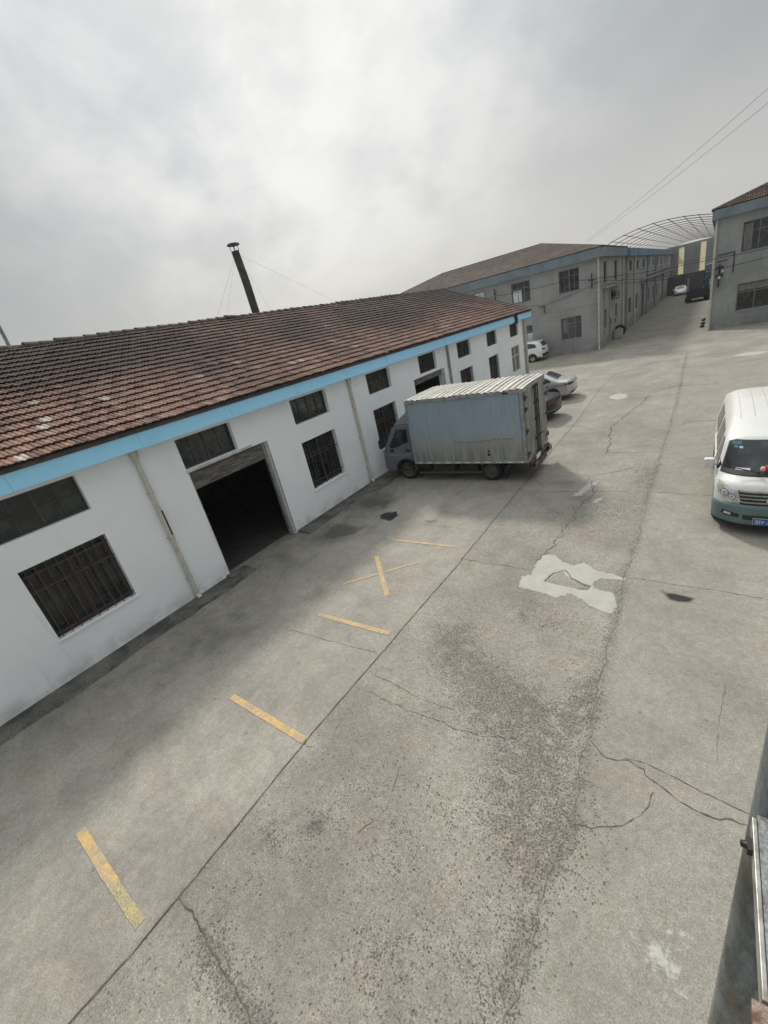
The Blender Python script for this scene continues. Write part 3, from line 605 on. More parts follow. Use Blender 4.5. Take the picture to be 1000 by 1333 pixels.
# apron: a low worn strip along the white wall
mb = MB(); ys = list(np.arange(-4.2, 31.6, .35)); prev = None; wl = []
for y in ys: wl.append(-9.60 + .05 * math.sin(y * 1.7) + random.gauss(0, .025) + (.25 if 11.2 < y < 16 else 0))
for i in range(len(ys) - 1):
    if 5.3 < ys[i] < 7.4: continue
    a, b = wl[i], wl[i + 1]; y0, y1 = ys[i], ys[i + 1]
    mb.add([(-10.16, y0, .05), (a - .05, y0, .035), (a - .05, y1, .035) if 0 else (b - .05, y1, .035), (-10.16, y1, .05), (a, y0, .0), (b, y1, .0)], [(0, 1, 2, 3), (1, 4, 5, 2)])
tag(mb.build('wall_apron', M['apron']), kind='structure')
# yellow paint
def stroke(mb, a, b, w, jag=.006):
    ribbon(mb, [a, b], w, jag * .2, .05, .0065, .06)
def mark(lines, label, m='yellow'):
    mb = MB()
    for i, (a, b, w) in enumerate(lines):
        k = MB(); stroke(k, a, b, w); mb.add([(x, y, z + .002 * i) for x, y, z in k.v], k.f)
    o = mb.build('yellow_marking', M[m]); return tag(o, label, 'floor marking', 'yellow painted bay marks on the concrete')
mark([((-6.58, 7.98), (-4.77, 8.03), .085)], 'thin pale yellow line beyond the painted X, nearest the truck')
mark([((-6.60, 5.80), (-5.28, 7.16), .06), ((-6.56, 7.11), (-5.27, 5.74), .105)], 'yellow painted X of two crossed strokes on the concrete')
mark([((-6.36, 4.69), (-4.52, 4.73), .105)], 'orange yellow bay line directly in front of the painted X')
mark([((-6.30, 2.34), (-4.42, 2.30), .115)], 'bold orange bay line, second nearest the viewer')
mark([((-6.36, -.12), (-5.15, -.16), .12)], 'worn mustard bay line nearest the viewer, fading out at one end')
mb = MB(); stroke(mb, (-5.17, -.16), (-4.50, -.17), .115); mb.v = [(x, y, z - .0015) for x, y, z in mb.v]; o = mb.build('faded_end', M['yellow_faded'])
o.parent = [q for q in COL.objects if q.name.startswith('yellow_marking')][-1] if False else bpy.data.objects['yellow_marking.004']; o['label'] = 'faded almost white end of the line'
mark([((1.14, 8.65), (1.12, 7.75), .10)], 'short orange stripe on the concrete just in front of the van')
# ------------------------------------------------------------------ white warehouse
WX = -10.15; WORG = (-16.1, 14.0, 0.0)
wh = thing('warehouse', 'long white single storey warehouse with sky blue eaves band and red brown tiled roof', 'building', WORG)
F = Face((WX, 0, 0), (0, 1, 0), (1, 0, 0))
UP = [(1.26, 2.86), (5.08, 6.68), (8.90, 10.52), (12.80, 14.34), (16.62, 18.16), (20.43, 21.98), (24.20, 25.68), (27.88, 29.40)]
LO = [UP[0], None, UP[2], UP[3], None, UP[5], UP[6], UP[7]]
holes = [(a, b, 3.11, 3.87) for a, b in UP] + [(a, b, .93, 2.53) for a, b in [q for q in LO if q]]
holes += [(5.10, 7.62, 0.0, 3.03), (16.0, 18.72, 0.0, 3.0)]
mb = MB(); wall_mesh(mb, F, -4.0, 31.0, 0.0, 4.28, .3, holes); mb.build('front_wall', M['white_wall'], wh, WORG)
mb = MB()
for y0, y1 in ((-4.0, -3.7), (30.7, 31.0)):
    mb.prism([(WX - .302, y0, 0), (-22.05, y0, 0), (-22.05, y0, 4.2), (-16.1, y0, 6.72), (WX - .302, y0, 4.28)], (0, y1 - y0, 0))
mb.box(-22.35, -22.052, -4.0, 31.0, 0, 4.2)
mb.build('wall', M['white_wall'], wh, WORG)
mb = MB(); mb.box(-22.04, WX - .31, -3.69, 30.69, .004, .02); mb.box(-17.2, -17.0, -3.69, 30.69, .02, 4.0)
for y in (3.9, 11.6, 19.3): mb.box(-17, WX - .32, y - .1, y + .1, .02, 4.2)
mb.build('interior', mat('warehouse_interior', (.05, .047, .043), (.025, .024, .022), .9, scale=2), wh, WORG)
# eaves band in two lengths with the gap above the last window
mb = MB(); X0 = WX + .003; X1 = -9.93
for y0, y1 in ((-4.25, 28.25), (28.95, 31.55)):
    mb.prism([(X1 + .02, y0, 3.97), (X1 - .05, y0, 4.372), (X1 - .08, y0, 4.372), (X1 - .015, y0, 3.97)], (0, y1 - y0, 0)); mb.box(X0, X1 - .032, y0 + .002, y1 - .002, 3.972, 4.0)
mb.box(WX - .1, X1 - .033, 31.03, 31.548, 3.99, 4.34)
mb.build('eaves_band', M['blue_band'], wh, WORG)
mb = MB(); mb.box(X1 - .16, X1 - .02, 28.27, 28.93, 4.2, 4.33); mb.tube([(X1 - .06, 28.6, 4.2), (X1 - .02, 28.6, 3.95)], .05); mb.box(X1 - .1, X1 + .05, 28.45, 28.75, 3.82, 3.98); mb.build('broken_gutter', M['black'], wh, WORG)
mb = MB(); mb.box(X1 - .10, X1 - .02, -4.25, 31.6, 4.374, 4.396); mb.build('gutter_lip', M['black'], wh, WORG)
pitch = math.atan2(6.95 - 4.40, 6.2); E0 = Vector((-9.885, -4.3, 4.395)); V = Vector((-math.cos(pitch), 0, math.sin(pitch)))
slen = 6.2 / math.cos(pitch); dk = MB()
dk.prism([(-9.95, -4.2, 4.37), (-16.1, -4.2, 6.90), (-22.3, -4.2, 4.37), (-22.3, -4.2, 4.30), (-16.1, -4.2, 6.82), (-9.95, -4.2, 4.30)], (0, 35.75, 0))
rf = dk.build('roof', M['ridge'], wh, WORG)
tiles('tiles', M['tile_red'], rf, WORG, E0, (0, 1, 0), V, 35.95, slen, ex=slen / 20, tw=.20)
mb = MB(); k = 0
y = -4.3
while y < 31.6:
    c = (-16.1, 0, 6.93); n = 9; r0, r1 = .125, .17; L = .42
    vs = []; fs = []
    dz = random.gauss(0, .012)
    for yy, r in ((y, r1), (y + L + .05, r0)):
        for j in range(n): an = PI * j / (n - 1); vs.append((c[0] + math.cos(an) * r, yy, c[2] + math.sin(an) * r * .85 + dz))
    for j in range(n - 1): fs.append((j, j + 1, n + j + 1, n + j))
    fs.append(tuple(range(n))); mb.add(vs, fs); y += L
mb.build('ridge_tiles', M['ridge'], rf, WORG)
mb = MB(); mb.prism([(-9.9, 31.55, 4.46), (-16.1, 31.55, 7.03), (-16.1, 31.55, 6.93), (-9.9, 31.55, 4.36)], (0, .09, 0)); mb.build('verge', M['ridge'], rf, WORG)
# windows
for i, (a, b) in enumerate(UP):
    g = M['pane_green'] if i in (0, 1, 2) else M['pane']
    window(wh, F, a, b, 3.11, 3.87, 4, 2, WORG, M['steel_frame'], g, rec=.13, fw=.04, mw=.03, bars=0 if i < 4 else 7, barrec=.07)
for i, q in enumerate(LO):
    if not q: continue
    a, b = q
    if i == 7: window(wh, F, a, b, .93, 2.53, 2, [1.92], WORG, M['white_frame'], M['curtain'], rec=.06, fw=.08, mw=.07, label='white framed window with grey curtains'); continue
    fr = M['red_frame'] if i == 0 else M['steel_frame']
    window(wh, F, a, b, .93, 2.53, 4, [2.05], WORG, fr, M['pane'], rec=.16, fw=.045, mw=.04, bars=9 if i in (0, 5, 6) else 6, rails=(1.05, 2.02, 2.36) if i == 0 else (1.15, 1.98), barrec=.05)
# window surrounds: shallow sill slabs
for q in [u for u in LO if u]: mb = MB(); mb.box(WX - .1, WX + .025, q[0] - .03, q[1] + .03, .895, .927); mb.build('sill', M['white_wall'], wh, WORG)
# big door with half raised shutter
mb = MB(); mb.box(WX - .1, WX + .03, 5.06, 7.1, 3.035, 3.095); mb.build('door_lintel', M['white_frame'], wh, WORG)
mb = MB()
M['shutter'] = mat('dirty_shutter_slats', (.24, .23, .21), (.10, .09, .075), .7, scale=4, lo=.35, hi=.6, stretch=(1, .6, 5), fine=.4)
for k in range(7):
    z0 = 2.60 + k * .06; mb.box(WX - .13 - .012 * (k % 2), WX - .10 + .004 * (k % 2), 5.14, 7.58, z0 + .003, z0 + .057)
mb.box(WX - .14, WX - .085, 5.12, 7.6, 2.555, 2.60)
sh = mb.build('shutter', M['shutter'], wh, WORG)
for y0 in (5.105, 7.50): mb = MB(); mb.box(WX - .17, WX - .07, y0, y0 + .05, 0.02, 3.0); mb.build('guide_rail', M['galv'], sh, WORG)
mb = MB(); mb.box(WX - .14, WX + .012, 7.625, 7.66, 0.05, 3.03); mb.build('door_jamb', M['pipe_grey'], wh, WORG)
mb = MB(); mb.box(WX + .01, WX + .30, 4.98, 5.26, 0.0, .10); mb.build('door_kerb', M['apron'], wh, WORG)
mb = MB()
for k in range(4): mb.box(WX - .12, WX - .09, 16.05, 18.68, 2.75 + k * .06, 2.805 + k * .06)
mb.build('shutter', M['shutter'], wh, WORG)
mb = MB(); mb.box(WX - .14, WX + .012, 18.725, 18.80, 0.05, 3.0); mb.build('door_jamb', M['pipe_grey'], wh, WORG)
def downpipe(parent, org, F, u, z0, z1, m, n=.075, r=.055, hopper=True, broken=None, name='downpipe', shoe=True):
    mb = MB()
    if hopper:
        mb.tube([F(u, n, z1 + .02), F(u, n, z1 - .12), F(u, n, z1 - .22)], [.10, .085, r * 1.1], 10)
    zs = z0
    if broken:
        mb.tube([F(u, n, z0), F(u, n, broken)], r, 10); mb.tube([F(u - .012, n + .006, broken + .02), F(u, n, z1 - .2)], r * .93, 10)
        mb.tube([F(u, n, broken - .05), F(u, n, broken + .01)], r * 1.2, 10)
    else: mb.tube([F(u, n, z0), F(u, n, z1 - .2 if hopper else z1)], r, 10)
    for zz in np.arange(z0 + .5, z1 - .3, 1.15): mb.tube([F(u, n, zz), F(u, n, zz + .07)], r * 1.17, 10); mb.bar(F(u - .09, .012, zz + .03), F(u + .09, .012, zz + .03), .03, .02)
    if shoe: mb.tube([F(u, n, z0 + .02), F(u, n + .03, z0 - .02), F(u, n + .11, z0 - .07)], r * 1.05, 10)
    o = mb.build(name, m, parent, org)
    if broken:
        mb = MB(); mb.box(u + r * .25, u + r * .9, n + r * .5, n + r * .93, broken + .1, broken + .75, T=F); mb.build('split', M['black'], o, org)
    return o
downpipe(wh, WORG, F, 4.06, .13, 3.95, M['pipe_white'], broken=1.75)
downpipe(wh, WORG, F, 11.72, .16, 3.95, M['pipe_white'])
downpipe(wh, WORG, F, 19.28, .16, 3.95, M['pipe_grey'], hopper=False)
downpipe(wh, WORG, F, 30.62, .16, 3.97, M['pipe_white'], hopper=False)
downpipe(wh, WORG, F, 30.25, .3, 3.97, M['pipe_grey'], hopper=False, r=.04)
# ------------------------------------------------------------------ grey two storey workshop on the far corner
GORG = (-18.4, 46.7, 0.0); GX, GY = -7.4, 40.85
gb = thing('workshop', 'grey rendered two storey workshop with hipped brown tile roof on the alley corner', 'building', GORG)
FF = Face((0, GY, 0), (1, 0, 0), (0, -1, 0)); FS = Face((GX, 0, 0), (0, 1, 0), (1, 0, 0))
gw = [(-18.40, -16.85, 4.85, 6.48), (-14.42, -12.80, 4.85, 6.48), (-10.45, -8.90, 4.85, 6.50), (-10.43, -8.80, 1.20, 2.93), (-14.42, -12.80, 1.25, 2.90), (-18.4, -16.85, 1.25, 2.9)]
gs = [(42.4, 43.8, 4.95, 6.48), (47.4, 48.9, 4.95, 6.48), (42.5, 43.7, 1.4, 2.88), (47.9, 49.0, 1.6, 2.9)]
mb = MB(); wall_mesh(mb, FF, -29.4, GX, 0, 7.40, .3, gw); mb.build('front_wall', M['grey_render'], gb, GORG)
mb = MB(); wall_mesh(mb, FS, GY + .301, 53.6, 0, 7.40, .3, gs); mb.build('side_wall', M['grey_side'], gb, GORG)
mb = MB(); mb.box(-29.4, -29.1, GY + .302, 52.5, 0, 7.4); mb.box(-29.4, GX - .302, 52.5, 52.8, 0, 7.4); mb.box(-20, GX - .33, GY + .35, 52.4, 3.5, 3.6); mb.build('wall', M['grey_render'], gb, GORG)
mb = MB(); mb.box(-29.9, GX + .27, GY - .27, GY - .01, 6.80, 7.46); mb.box(GX + .012, GX + .268, GY - .008, 53.62, 6.79, 7.458); mb.build('eaves_band', M['slate_band'], gb, GORG)
mb = MB(); mb.box(-29.4, GX, GY - .04, GY - .003, 3.62, 3.80); mb.build('string_course', M['grey_side'], gb, GORG)
RZ = 9.28; ed = 6.1; hp = math.atan2(RZ - 7.46, ed)
sl_ = ed / math.cos(hp); Lx = 29.95 - 7.1
mb = MB(); A = [(-29.9, GY - .25, 7.47), (GX + .25, GY - .25, 7.47), (GX + .25, GY - .25 + 2 * ed, 7.47), (-29.9, GY - .25 + 2 * ed, 7.47), (-29.9 + ed, GY - .25 + ed, RZ), (GX + .25 - ed, GY - .25 + ed, RZ)]
mb.add(A, [(0, 1, 5, 4), (1, 2, 5), (2, 3, 4, 5), (3, 0, 4), (0, 3, 2, 1)]); gr_ = mb.build('roof', M['ridge'], gb, GORG)
Lx = (GX + .25) + 29.9
tiles('front_tiles', M['tile_brown'], gr_, GORG, Vector(A[0]) + Vector((0, -.03, .02)), (1, 0, 0), (0, math.cos(hp), math.sin(hp)), Lx, sl_, tw=.25, ex=sl_ / 18, clip=lambda u, v: v * math.cos(hp) < u < Lx - v * math.cos(hp), amp=1.2)
tiles('side_tiles', M['tile_brown'], gr_, GORG, Vector(A[1]) + Vector((.03, 0, .02)), (0, 1, 0), (-math.cos(hp), 0, math.sin(hp)), 2 * ed, sl_, tw=.25, ex=sl_ / 18, clip=lambda u, v: v * math.cos(hp) < u < 2 * ed - v * math.cos(hp), amp=1.2)
mb = MB(); mb.tube([A[4], A[5]], .13, 8); mb.tube([A[5], A[1]], .11, 8); mb.tube([A[4], A[0]], .11, 8); mb.tube([A[5], A[2]], .11, 8); mb.build('ridge_tiles', M['ridge'], gr_, GORG)
def sash(u0, u1, z0, z1, m, Fc, org, rec=.10):
    def ex(o): mb = MB(); mb.box(u0, u1, -rec - .03, -rec - .012, z0, z1, T=Fc); mb.build('blind', m, o, org)
    return ex
for i, (a, b, c, d) in enumerate(gw):
    e = None
    if i == 1: e = sash(a + .10, a + .85, c + .08, c + 1.0, M['pane_pale'], FF, GORG)
    if i == 3: e = sash(a + .18, a + .48, c + .5, d - .1, M['curtain'], FF, GORG)
    if i == 4: e = sash(a + .3, b - .05, c + .05, c + 1.0, M['pane_pale'], FF, GORG)
    if i == 0: e = sash(a + .1, b - .1, d - .8, d - .05, M['pane_pale'], FF, GORG)
    window(gb, FF, a, b, c, d, 3 if i != 2 else 4, [d - .5], GORG, M['alu_frame'], M['pane_grey'], rec=.1, fw=.06, mw=.05, extra=e, bars=6 if i == 2 else 0)
    mb = MB(); mb.box(a - .06, b + .06, -.02, .03, c - .07, c - .005, T=FF); mb.build('sill', M['grey_side'], gb, GORG)
for a, b, c, d in gs: window(gb, FS, a, b, c, d, 2, [d - .45], GORG, M['steel_frame'], M['pane'], rec=.12, fw=.06, mw=.05)
mb = MB(); mb.box(GX - .1, GX + .30, 41.9, 49.3, 4.50, 4.62); mb.build('ledge', M['grey_side'], gb, GORG)
downpipe(gb, GORG, FF, -7.48, .1, 6.85, M['pipe_white'], n=.07, r=.07, hopper=False)
downpipe(gb, GORG, FS, 51.6, .1, 6.8, M['pipe_white'], n=.09, r=.08, hopper=False)
for q_, z_ in ((42.2, 1.0), (44.6, .4)): mb = MB(); mb.tube([FS(q_, .06, 4.4), FS(q_, .06, z_)], .033); mb.build('conduit', M['pipe_grey'], gb, GORG)
# the long wing behind it, along the alley
NORG = (-13, 80, 0.0); NX = -7.2
nb = thing('workshop_wing', 'long grey wing with small windows and faded blue parapet lining the alley', 'building', NORG)
FN = Face((NX, 0, 0), (0, 1, 0), (1, 0, 0))
nh = [(54.6 + 5.3 * k, 56.5 + 5.3 * k, 5.45, 6.32) for k in range(9)] + [(54.4, 56.2, 1.4, 2.9), (59.6, 61.4, 1.4, 2.9), (64.6, 67.4, 0, 3.75)] + [(71 + 5.3 * k, 72.9 + 5.3 * k, 1.35, 2.9) for k in range(3)] + [(90.0, 93.0, 0, 4.4)]
mb = MB(); wall_mesh(mb, FN, 53.65, 105.9, 0, 7.3, .3, nh); mb.build('front_wall', M['grey_side'], nb, NORG)
mb = MB(); mb.box(-19, NX - .302, 53.66, 53.9, 0, 7.3); mb.box(-19, NX - .31, 54, 108, .01, .02); mb.box(-9.2, -9.0, 54, 108, 0.02, 7.2); mb.build('wall', M['dark'], nb, NORG)
mb = MB(); mb.box(NX + .01, NX + .26, 53.3, 108, 6.72, 7.42); mb.build('eaves_band', mat('faded_blue_band', (.14, .24, .31), (.10, .17, .22), .7, scale=.8), nb, NORG)
mb = MB(); mb.add([(NX + .2, 53.4, 7.43), (NX + .2, 108, 7.43), (-13, 108, 8.7), (-13, 55.5, 8.7), (-19, 108, 7.43), (-19, 53.4, 7.43)], [(0, 1, 2, 3), (3, 2, 4, 5), (0, 3, 5)]); mb.build('roof', M['tile_brown'], nb, NORG)
for a, b, c, d in nh:
    if c > 0: window(nb, FN, a, b, c, d, 2, 1 if d - c < 1 else [d - .4], NORG, M['steel_frame'], M['pane'], rec=.15, fw=.07, mw=.06)
mb = MB(); mb.box(NX - .1, NX + .45, 62.6, 106, 4.15, 4.27); mb.box(NX - .1, NX + .3, 69, 106, 4.62, 4.70); mb.build('ledge', mat('pale_ledge', (.36, .37, .36), (.26, .27, .26), .8, scale=1), nb, NORG)
for u in (57.9, 69.3, 79.0): downpipe(nb, NORG, FN, u, .1, 6.7, M['pipe_white'] if u < 65 else M['pipe_grey'], n=.1, r=.09, hopper=False)
# ------------------------------------------------------------------ building on the right of the alley
RORG = (6.0, 49.0, 0.0); RY, RX = 42.95, -.38
rb = thing('workshop', 'dark grey building at the right edge with big windows and slate blue eaves', 'building', RORG)
FR = Face((0, RY, 0), (1, 0, 0), (0, -1, 0)); FRS = Face((RX, 0, 0), (0, 1, 0), (-1, 0, 0))
rw = [(1.18, 3.9, 4.87, 6.70), (1.20, 4.2, 1.06, 2.86), (6.2, 9.2, 4.87, 6.7), (6.2, 9.2, 1.06, 2.86)]
mb = MB(); wall_mesh(mb, FR, RX, 13.0, 0, 7.8, .3, rw); mb.build('front_wall', M['grey_right'], rb, RORG)
mb = MB(); mb.box(RX, RX + .3, RY + .302, 100, 0, 7.8); mb.box(12.7, 13.0, RY + .302, 56, 0, 7.8); mb.box(RX + .302, 12.69, RY + 2.5, RY + 2.6, 0, 7.7); mb.build('wall', M['grey_right'], rb, RORG)
mb = MB(); mb.box(RX - .2, 13.2, RY - .27, RY - .004, 7.28, 7.88); mb.box(RX - .2, RX - .004, RY - .002, 100, 7.281, 7.878); mb.build('eaves_band', M['slate_band'], rb, RORG)
A = [(RX - .2, RY - .25, 7.89), (13.2, RY - .25, 7.89), (13.2, RY + 12, 7.89), (RX - .2, RY + 12, 7.89), (RX - .2 + 6.1, RY + 5.85, 9.75), (13.2 - 6.1, RY + 5.85, 9.75)]
mb = MB(); mb.add(A, [(0, 1, 5, 4), (1, 2, 5), (2, 3, 4, 5), (3, 0, 4), (0, 3, 2, 1)]); rr = mb.build('roof', M['ridge'], rb, RORG)
hp2 = math.atan2(1.86, 6.1); sl2 = 6.1 / math.cos(hp2)
tiles('front_tiles', M['tile_red'], rr, RORG, Vector(A[0]) + Vector((0, -.03, .02)), (1, 0, 0), (0, math.cos(hp2), math.sin(hp2)), 13.6, sl2, tw=.25, ex=sl2 / 18, clip=lambda u, v: v * math.cos(hp2) < u < 13.6 - v * math.cos(hp2), amp=1.2)
mb = MB(); mb.tube([A[4], A[5]], .13, 8); mb.tube([A[4], A[0]], .12, 8); mb.build('ridge_tiles', M['ridge'], rr, RORG)
for i, (a, b, c, d) in enumerate(rw):
    e = sash(a + .10, a + .55, c + .1, d - .15, M['curtain'], FR, RORG) if i == 0 else sash(a + .08, b - .06, d - .5, d - .08, M['curtain'], FR, RORG) if i == 1 else None
    window(rb, FR, a, b, c, d, 3 if i % 2 == 0 else 3, [d - .6] if i != 2 else [d - .55], RORG, M['alu_frame'], M['pane_grey'] if i % 2 == 0 else M['pane'], rec=.12, fw=.06, mw=.05, extra=e)
    mb = MB(); mb.box(a - .05, b + .05, -.02, .035, c - .08, c - .005, T=FR); mb.build('sill', M['grey_side'], rb, RORG)
downpipe(rb, RORG, FR, -.30, .1, 7.25, M['pipe_white'], n=.08, r=.075, hopper=False)
mb = MB(); mb.tube([FR(-.1, .05, 5.0), FR(.85, .05, 5.05), FR(.85, .05, 3.7)], .035, 6); mb.build('conduit', M['cable'], rb, RORG); mb = MB(); mb.tube([FR(-.1, .05, 4.6), FR(.5, .06, 4.62)], .03, 6); mb.build('conduit', M['cable'], rb, RORG)
mb = MB(); mb.box(.02, .12, .0, .14, 2.9, 4.4, T=FR); mb.box(-.12, .3, .01, .10, 3.6, 3.75, T=FR); mb.box(-.12, .3, .01, .10, 4.15, 4.28, T=FR); br_ = mb.build('cable_rack', M['black'], rb, RORG)
mb = MB(); mb.lathe([(.001, -.1), (.09, -.08), (.10, 0), (.06, .08), (.001, .1)], FR(.25, .16, 3.95), (0, 0, 1), 10); mb.lathe([(.001, -.1), (.09, -.08), (.10, 0), (.06, .08), (.001, .1)], FR(.08, .16, 3.55), (0, 0, 1), 10); mb.build('insulators', M['white_frame'], br_, RORG)
mb = MB(); pp = [(-.05, 1.20), (.25, 1.38), (.6, 1.45), (1.0, 1.62), (.95, 1.42), (.65, 1.28), (.4, 1.30), (.2, 1.15), (.0, 1.08)]
mb.prism([FR(a, .004, b) for a, b in pp], (0, -.004, 0)); mb.build('paint_smear', M['pale_smear'] if 'pale_smear' in M else mat('pale_smear', (.40, .40, .37), (.25, .25, .24), .9, scale=4), rb, RORG)
# ------------------------------------------------------------------ the far end of the alley
ff = thing('factory_shed', 'dark clad shed closing the alley, with two tall pale yellow strips', 'building', (-1, 106, 0))
mb = MB(); FA = Face((0, 106, 0), (1, 0, 0), (0, -1, 0)); FH = [(-6.05, -5.2, 2.95, 7.45), (-2.85, -2.0, 2.95, 7.5), (-6.8, 10, 0, 2.7)]
wall_mesh(mb, FA, -9.5, 14, 0, 7.85, .2, FH); mb.build('wall', M['far_wall'], ff, (-1, 106, 0))
mb = MB(); x = -6.9
while x < 14:
    if not any(h[0] - .1 < x < h[1] + .1 for h in FH[:2]): mb.box(x, x + .06, -.0, .05, 2.75, 7.6, T=FA)
    x += .5
mb.build('cladding_ribs', M['far_wall'], ff, (-1, 106, 0))
M['fibre'] = mat('yellowed_fibreglass', (.66, .60, .40), (.56, .50, .33), .6, scale=.8)
b_ = M['fibre'].node_tree.nodes['Principled BSDF']
tr = M['fibre'].node_tree.nodes.new('ShaderNodeBsdfTranslucent'); tr.inputs[0].default_value = (.62, .55, .36, 1); mxx = M['fibre'].node_tree.nodes.new('ShaderNodeMixShader'); mxx.inputs[0].default_value = .6
M['fibre'].node_tree.links.new(b_.outputs[0], mxx.inputs[1]); M['fibre'].node_tree.links.new(tr.outputs[0], mxx.inputs[2]); M['fibre'].node_tree.links.new(mxx.outputs[0], M['fibre'].node_tree.nodes['Material Output'].inputs[0])
for h in FH[:2]:
    mb = MB(); n = 12
    pts = [(h[0] + (h[1] - h[0]) * k / n, -.1 + .02 * (k % 2)) for k in range(n + 1)]
    mb.add([FA(u, n_, zz) for zz in (2.97, 7.42) for u, n_ in pts], [(k, k + 1, n + 2 + k, n + 1 + k) for k in range(n)]); mb.build('skylight_strip', M['fibre'], ff, (-1, 106, 0))
mb = MB(); mb.box(-6.8, 10, -.25, -.23, 2.4, 2.7, T=FA); mb.box(-6.8, 10, -5.0, -4.9, 0.0, 2.68, T=FA); mb.build('inner_wall', M['dark'], ff, (-1, 106, 0))
dw = MB(); dw.box(-7.15, -1.9, 100, 100.15, 0.0, 3.05); 
for k in range(14): dw.box(-7.1 + k * .38, -7.04 + k * .38, 99.96, 99.998, .02, 3.0)
dw = dw.build('sheet_metal_fence', mat('dark_sheet_fence', (.085, .09, .095), (.06, .063, .068), .7, scale=.9), None); tag(dw, 'dark sheet metal fence across the alley behind the distant white car', 'fence')
mb = MB(); mb.box(-4.2, -3.95, 99.88, 99.95, .3, 2.2); o = mb.build('post', M['pipe_grey'], dw)
# arched frame over the alley
cf = thing('arched_canopy_frame', 'rusty thin arched canopy frame of bare rods spanning the alley', 'canopy frame', (-3.9, 43, 7.5))
def arc(s): return (-7.35 + 6.85 * s, 7.55 + .15 * s + .55 * 4 * s * (1 - s) * (1 - .15 * (s - .5)))
M['rod'] = mat('rusty_rod', (.10, .06, .05), (.05, .04, .04), .8, scale=3)
for k in range(21):
    yy = 43.1 + 3.1 * k; mb = MB(); mb.tube([(arc(s / 16)[0], yy, arc(s / 16)[1]) for s in range(17)], .026, 5); mb.build('arch', M['rod'], cf, (-3.9, 43, 7.5))
for s in (.06, .18, .32, .46, .60, .74, .87):
    x, z = arc(s); mb = MB(); mb.tube([(x, 43.0, z + .04), (x, 105.4, z + .04)], .022, 5); mb.build('purlin', M['rod'], cf, (-3.9, 43, 7.5))
# cables
M['cable_far'] = mat('haze_grey_wire', (.34, .34, .34), None, .7, scale=3)  # pale grey stands in for haze on these thin wires
def cable(pts, sag, r, label, group='overhead cables', m='cable'):
    mb = MB(); P = []
    for a, b in zip(pts[:-1], pts[1:]):
        a = Vector(a); b = Vector(b)
        for k in range(16): s = k / 16; P.append(a.lerp(b, s) + Vector((0, 0, -sag * 4 * s * (1 - s))))
    P.append(Vector(pts[-1])); mb.tube(P, r, 5, caps=False)
    return tag(mb.build('power_cable', M[m], None), label, 'cable', group)
cable([(-8.4, 41.0, 8.1), (1.05, 21.5, 9.55), (2.2, 2, 12.5)], .15, .009, 'upper of the two thin wires slanting down across the sky at right', m='cable_far')
cable([(-8.7, 43.5, 8.25), (1.25, 21.5, 9.25), (2.5, 2, 12.0)], .15, .009, 'lower of the two thin wires slanting down across the sky at right', m='cable_far')
cable([(-22, 40.45, 6.25), (-15.8, 40.5, 5.85), (-9.6, 40.5, 5.75), (-7.3, 40.5, 5.35), (-.35, 42.7, 4.85), (6, 42.6, 4.95)], .10, .018, 'topmost black cable along the grey front wall between its upper windows')
cable([(-15.8, 40.45, 5.3), (-11.7, 40.5, 4.25), (-7.3, 40.5, 5.12), (-.35, 42.6, 4.15), (6, 42.6, 4.6)], .12, .018, 'black cable rising from the small wall bracket to the corner and over the alley')
cable([(-7.35, 41.0, 4.75), (-7.0, 53.0, 4.9), (-6.8, 80, 5.0), (-6.8, 100, 5.0)], .1, .018, 'black cable running along the alley side of the grey workshop')
cable([(-7.2, 40.6, 5.3), (-7.0, 54.0, 5.4), (-.5, 60, 5.0)], .12, .014, 'thin cable crossing the alley beyond the corner downpipe')
cable([(-7.2, 40.62, 4.9), (-4.0, 41.6, 4.35), (-.3, 42.5, 3.9)], .05, .018, 'thin lower drop wire crossing the alley mouth')
cb_ = thing('cable_bracket', 'dark steel bracket with insulators on the grey wall between the upper windows', 'bracket', (-15.8, 40.85, 5.1), 0, 'cable brackets on the grey front wall')
mb = MB(); mb.box(-.06, .06, -.4, -.3, 0, 1.3); mb.box(-.03, .03, -.31, 0, .2, .26); mb.box(-.03, .03, -.31, 0, 1.0, 1.06); mb.build('post', M['black'], cb_)
mb = MB()
for zz in (.4, .75, 1.1): mb.lathe([(.001, -.07), (.07, -.05), (.07, .05), (.001, .07)], (0, -.45, zz), (0, 0, 1), 10)
mb.build('insulators', M['pipe_grey'], cb_)
cb_ = thing('cable_bracket', 'small dark bracket on the grey wall above and left of the lower window', 'bracket', (-11.7, 40.85, 3.6), 0, 'cable brackets on the grey front wall')
mb = MB(); mb.box(-.35, .12, -.34, -.26, .5, .58); mb.box(-.03, .03, -.3, 0, .5, .56); mb.box(.04, .10, -.34, -.28, 0, .5); mb.build('post', M['black'], cb_)
cb_ = thing('cable_bracket', 'dark bracket high on the grey wall beside the corner downpipe', 'bracket', (-7.85, 40.85, 4.7), 0, 'cable brackets on the grey front wall')
mb = MB(); mb.box(-.3, .1, -.40, -.3, .6, .7); mb.box(-.1, -.02, -.38, -.3, 0, 1.1); mb.box(-.1, -.02, -.3, 0, .5, .56); mb.build('post', M['black'], cb_)
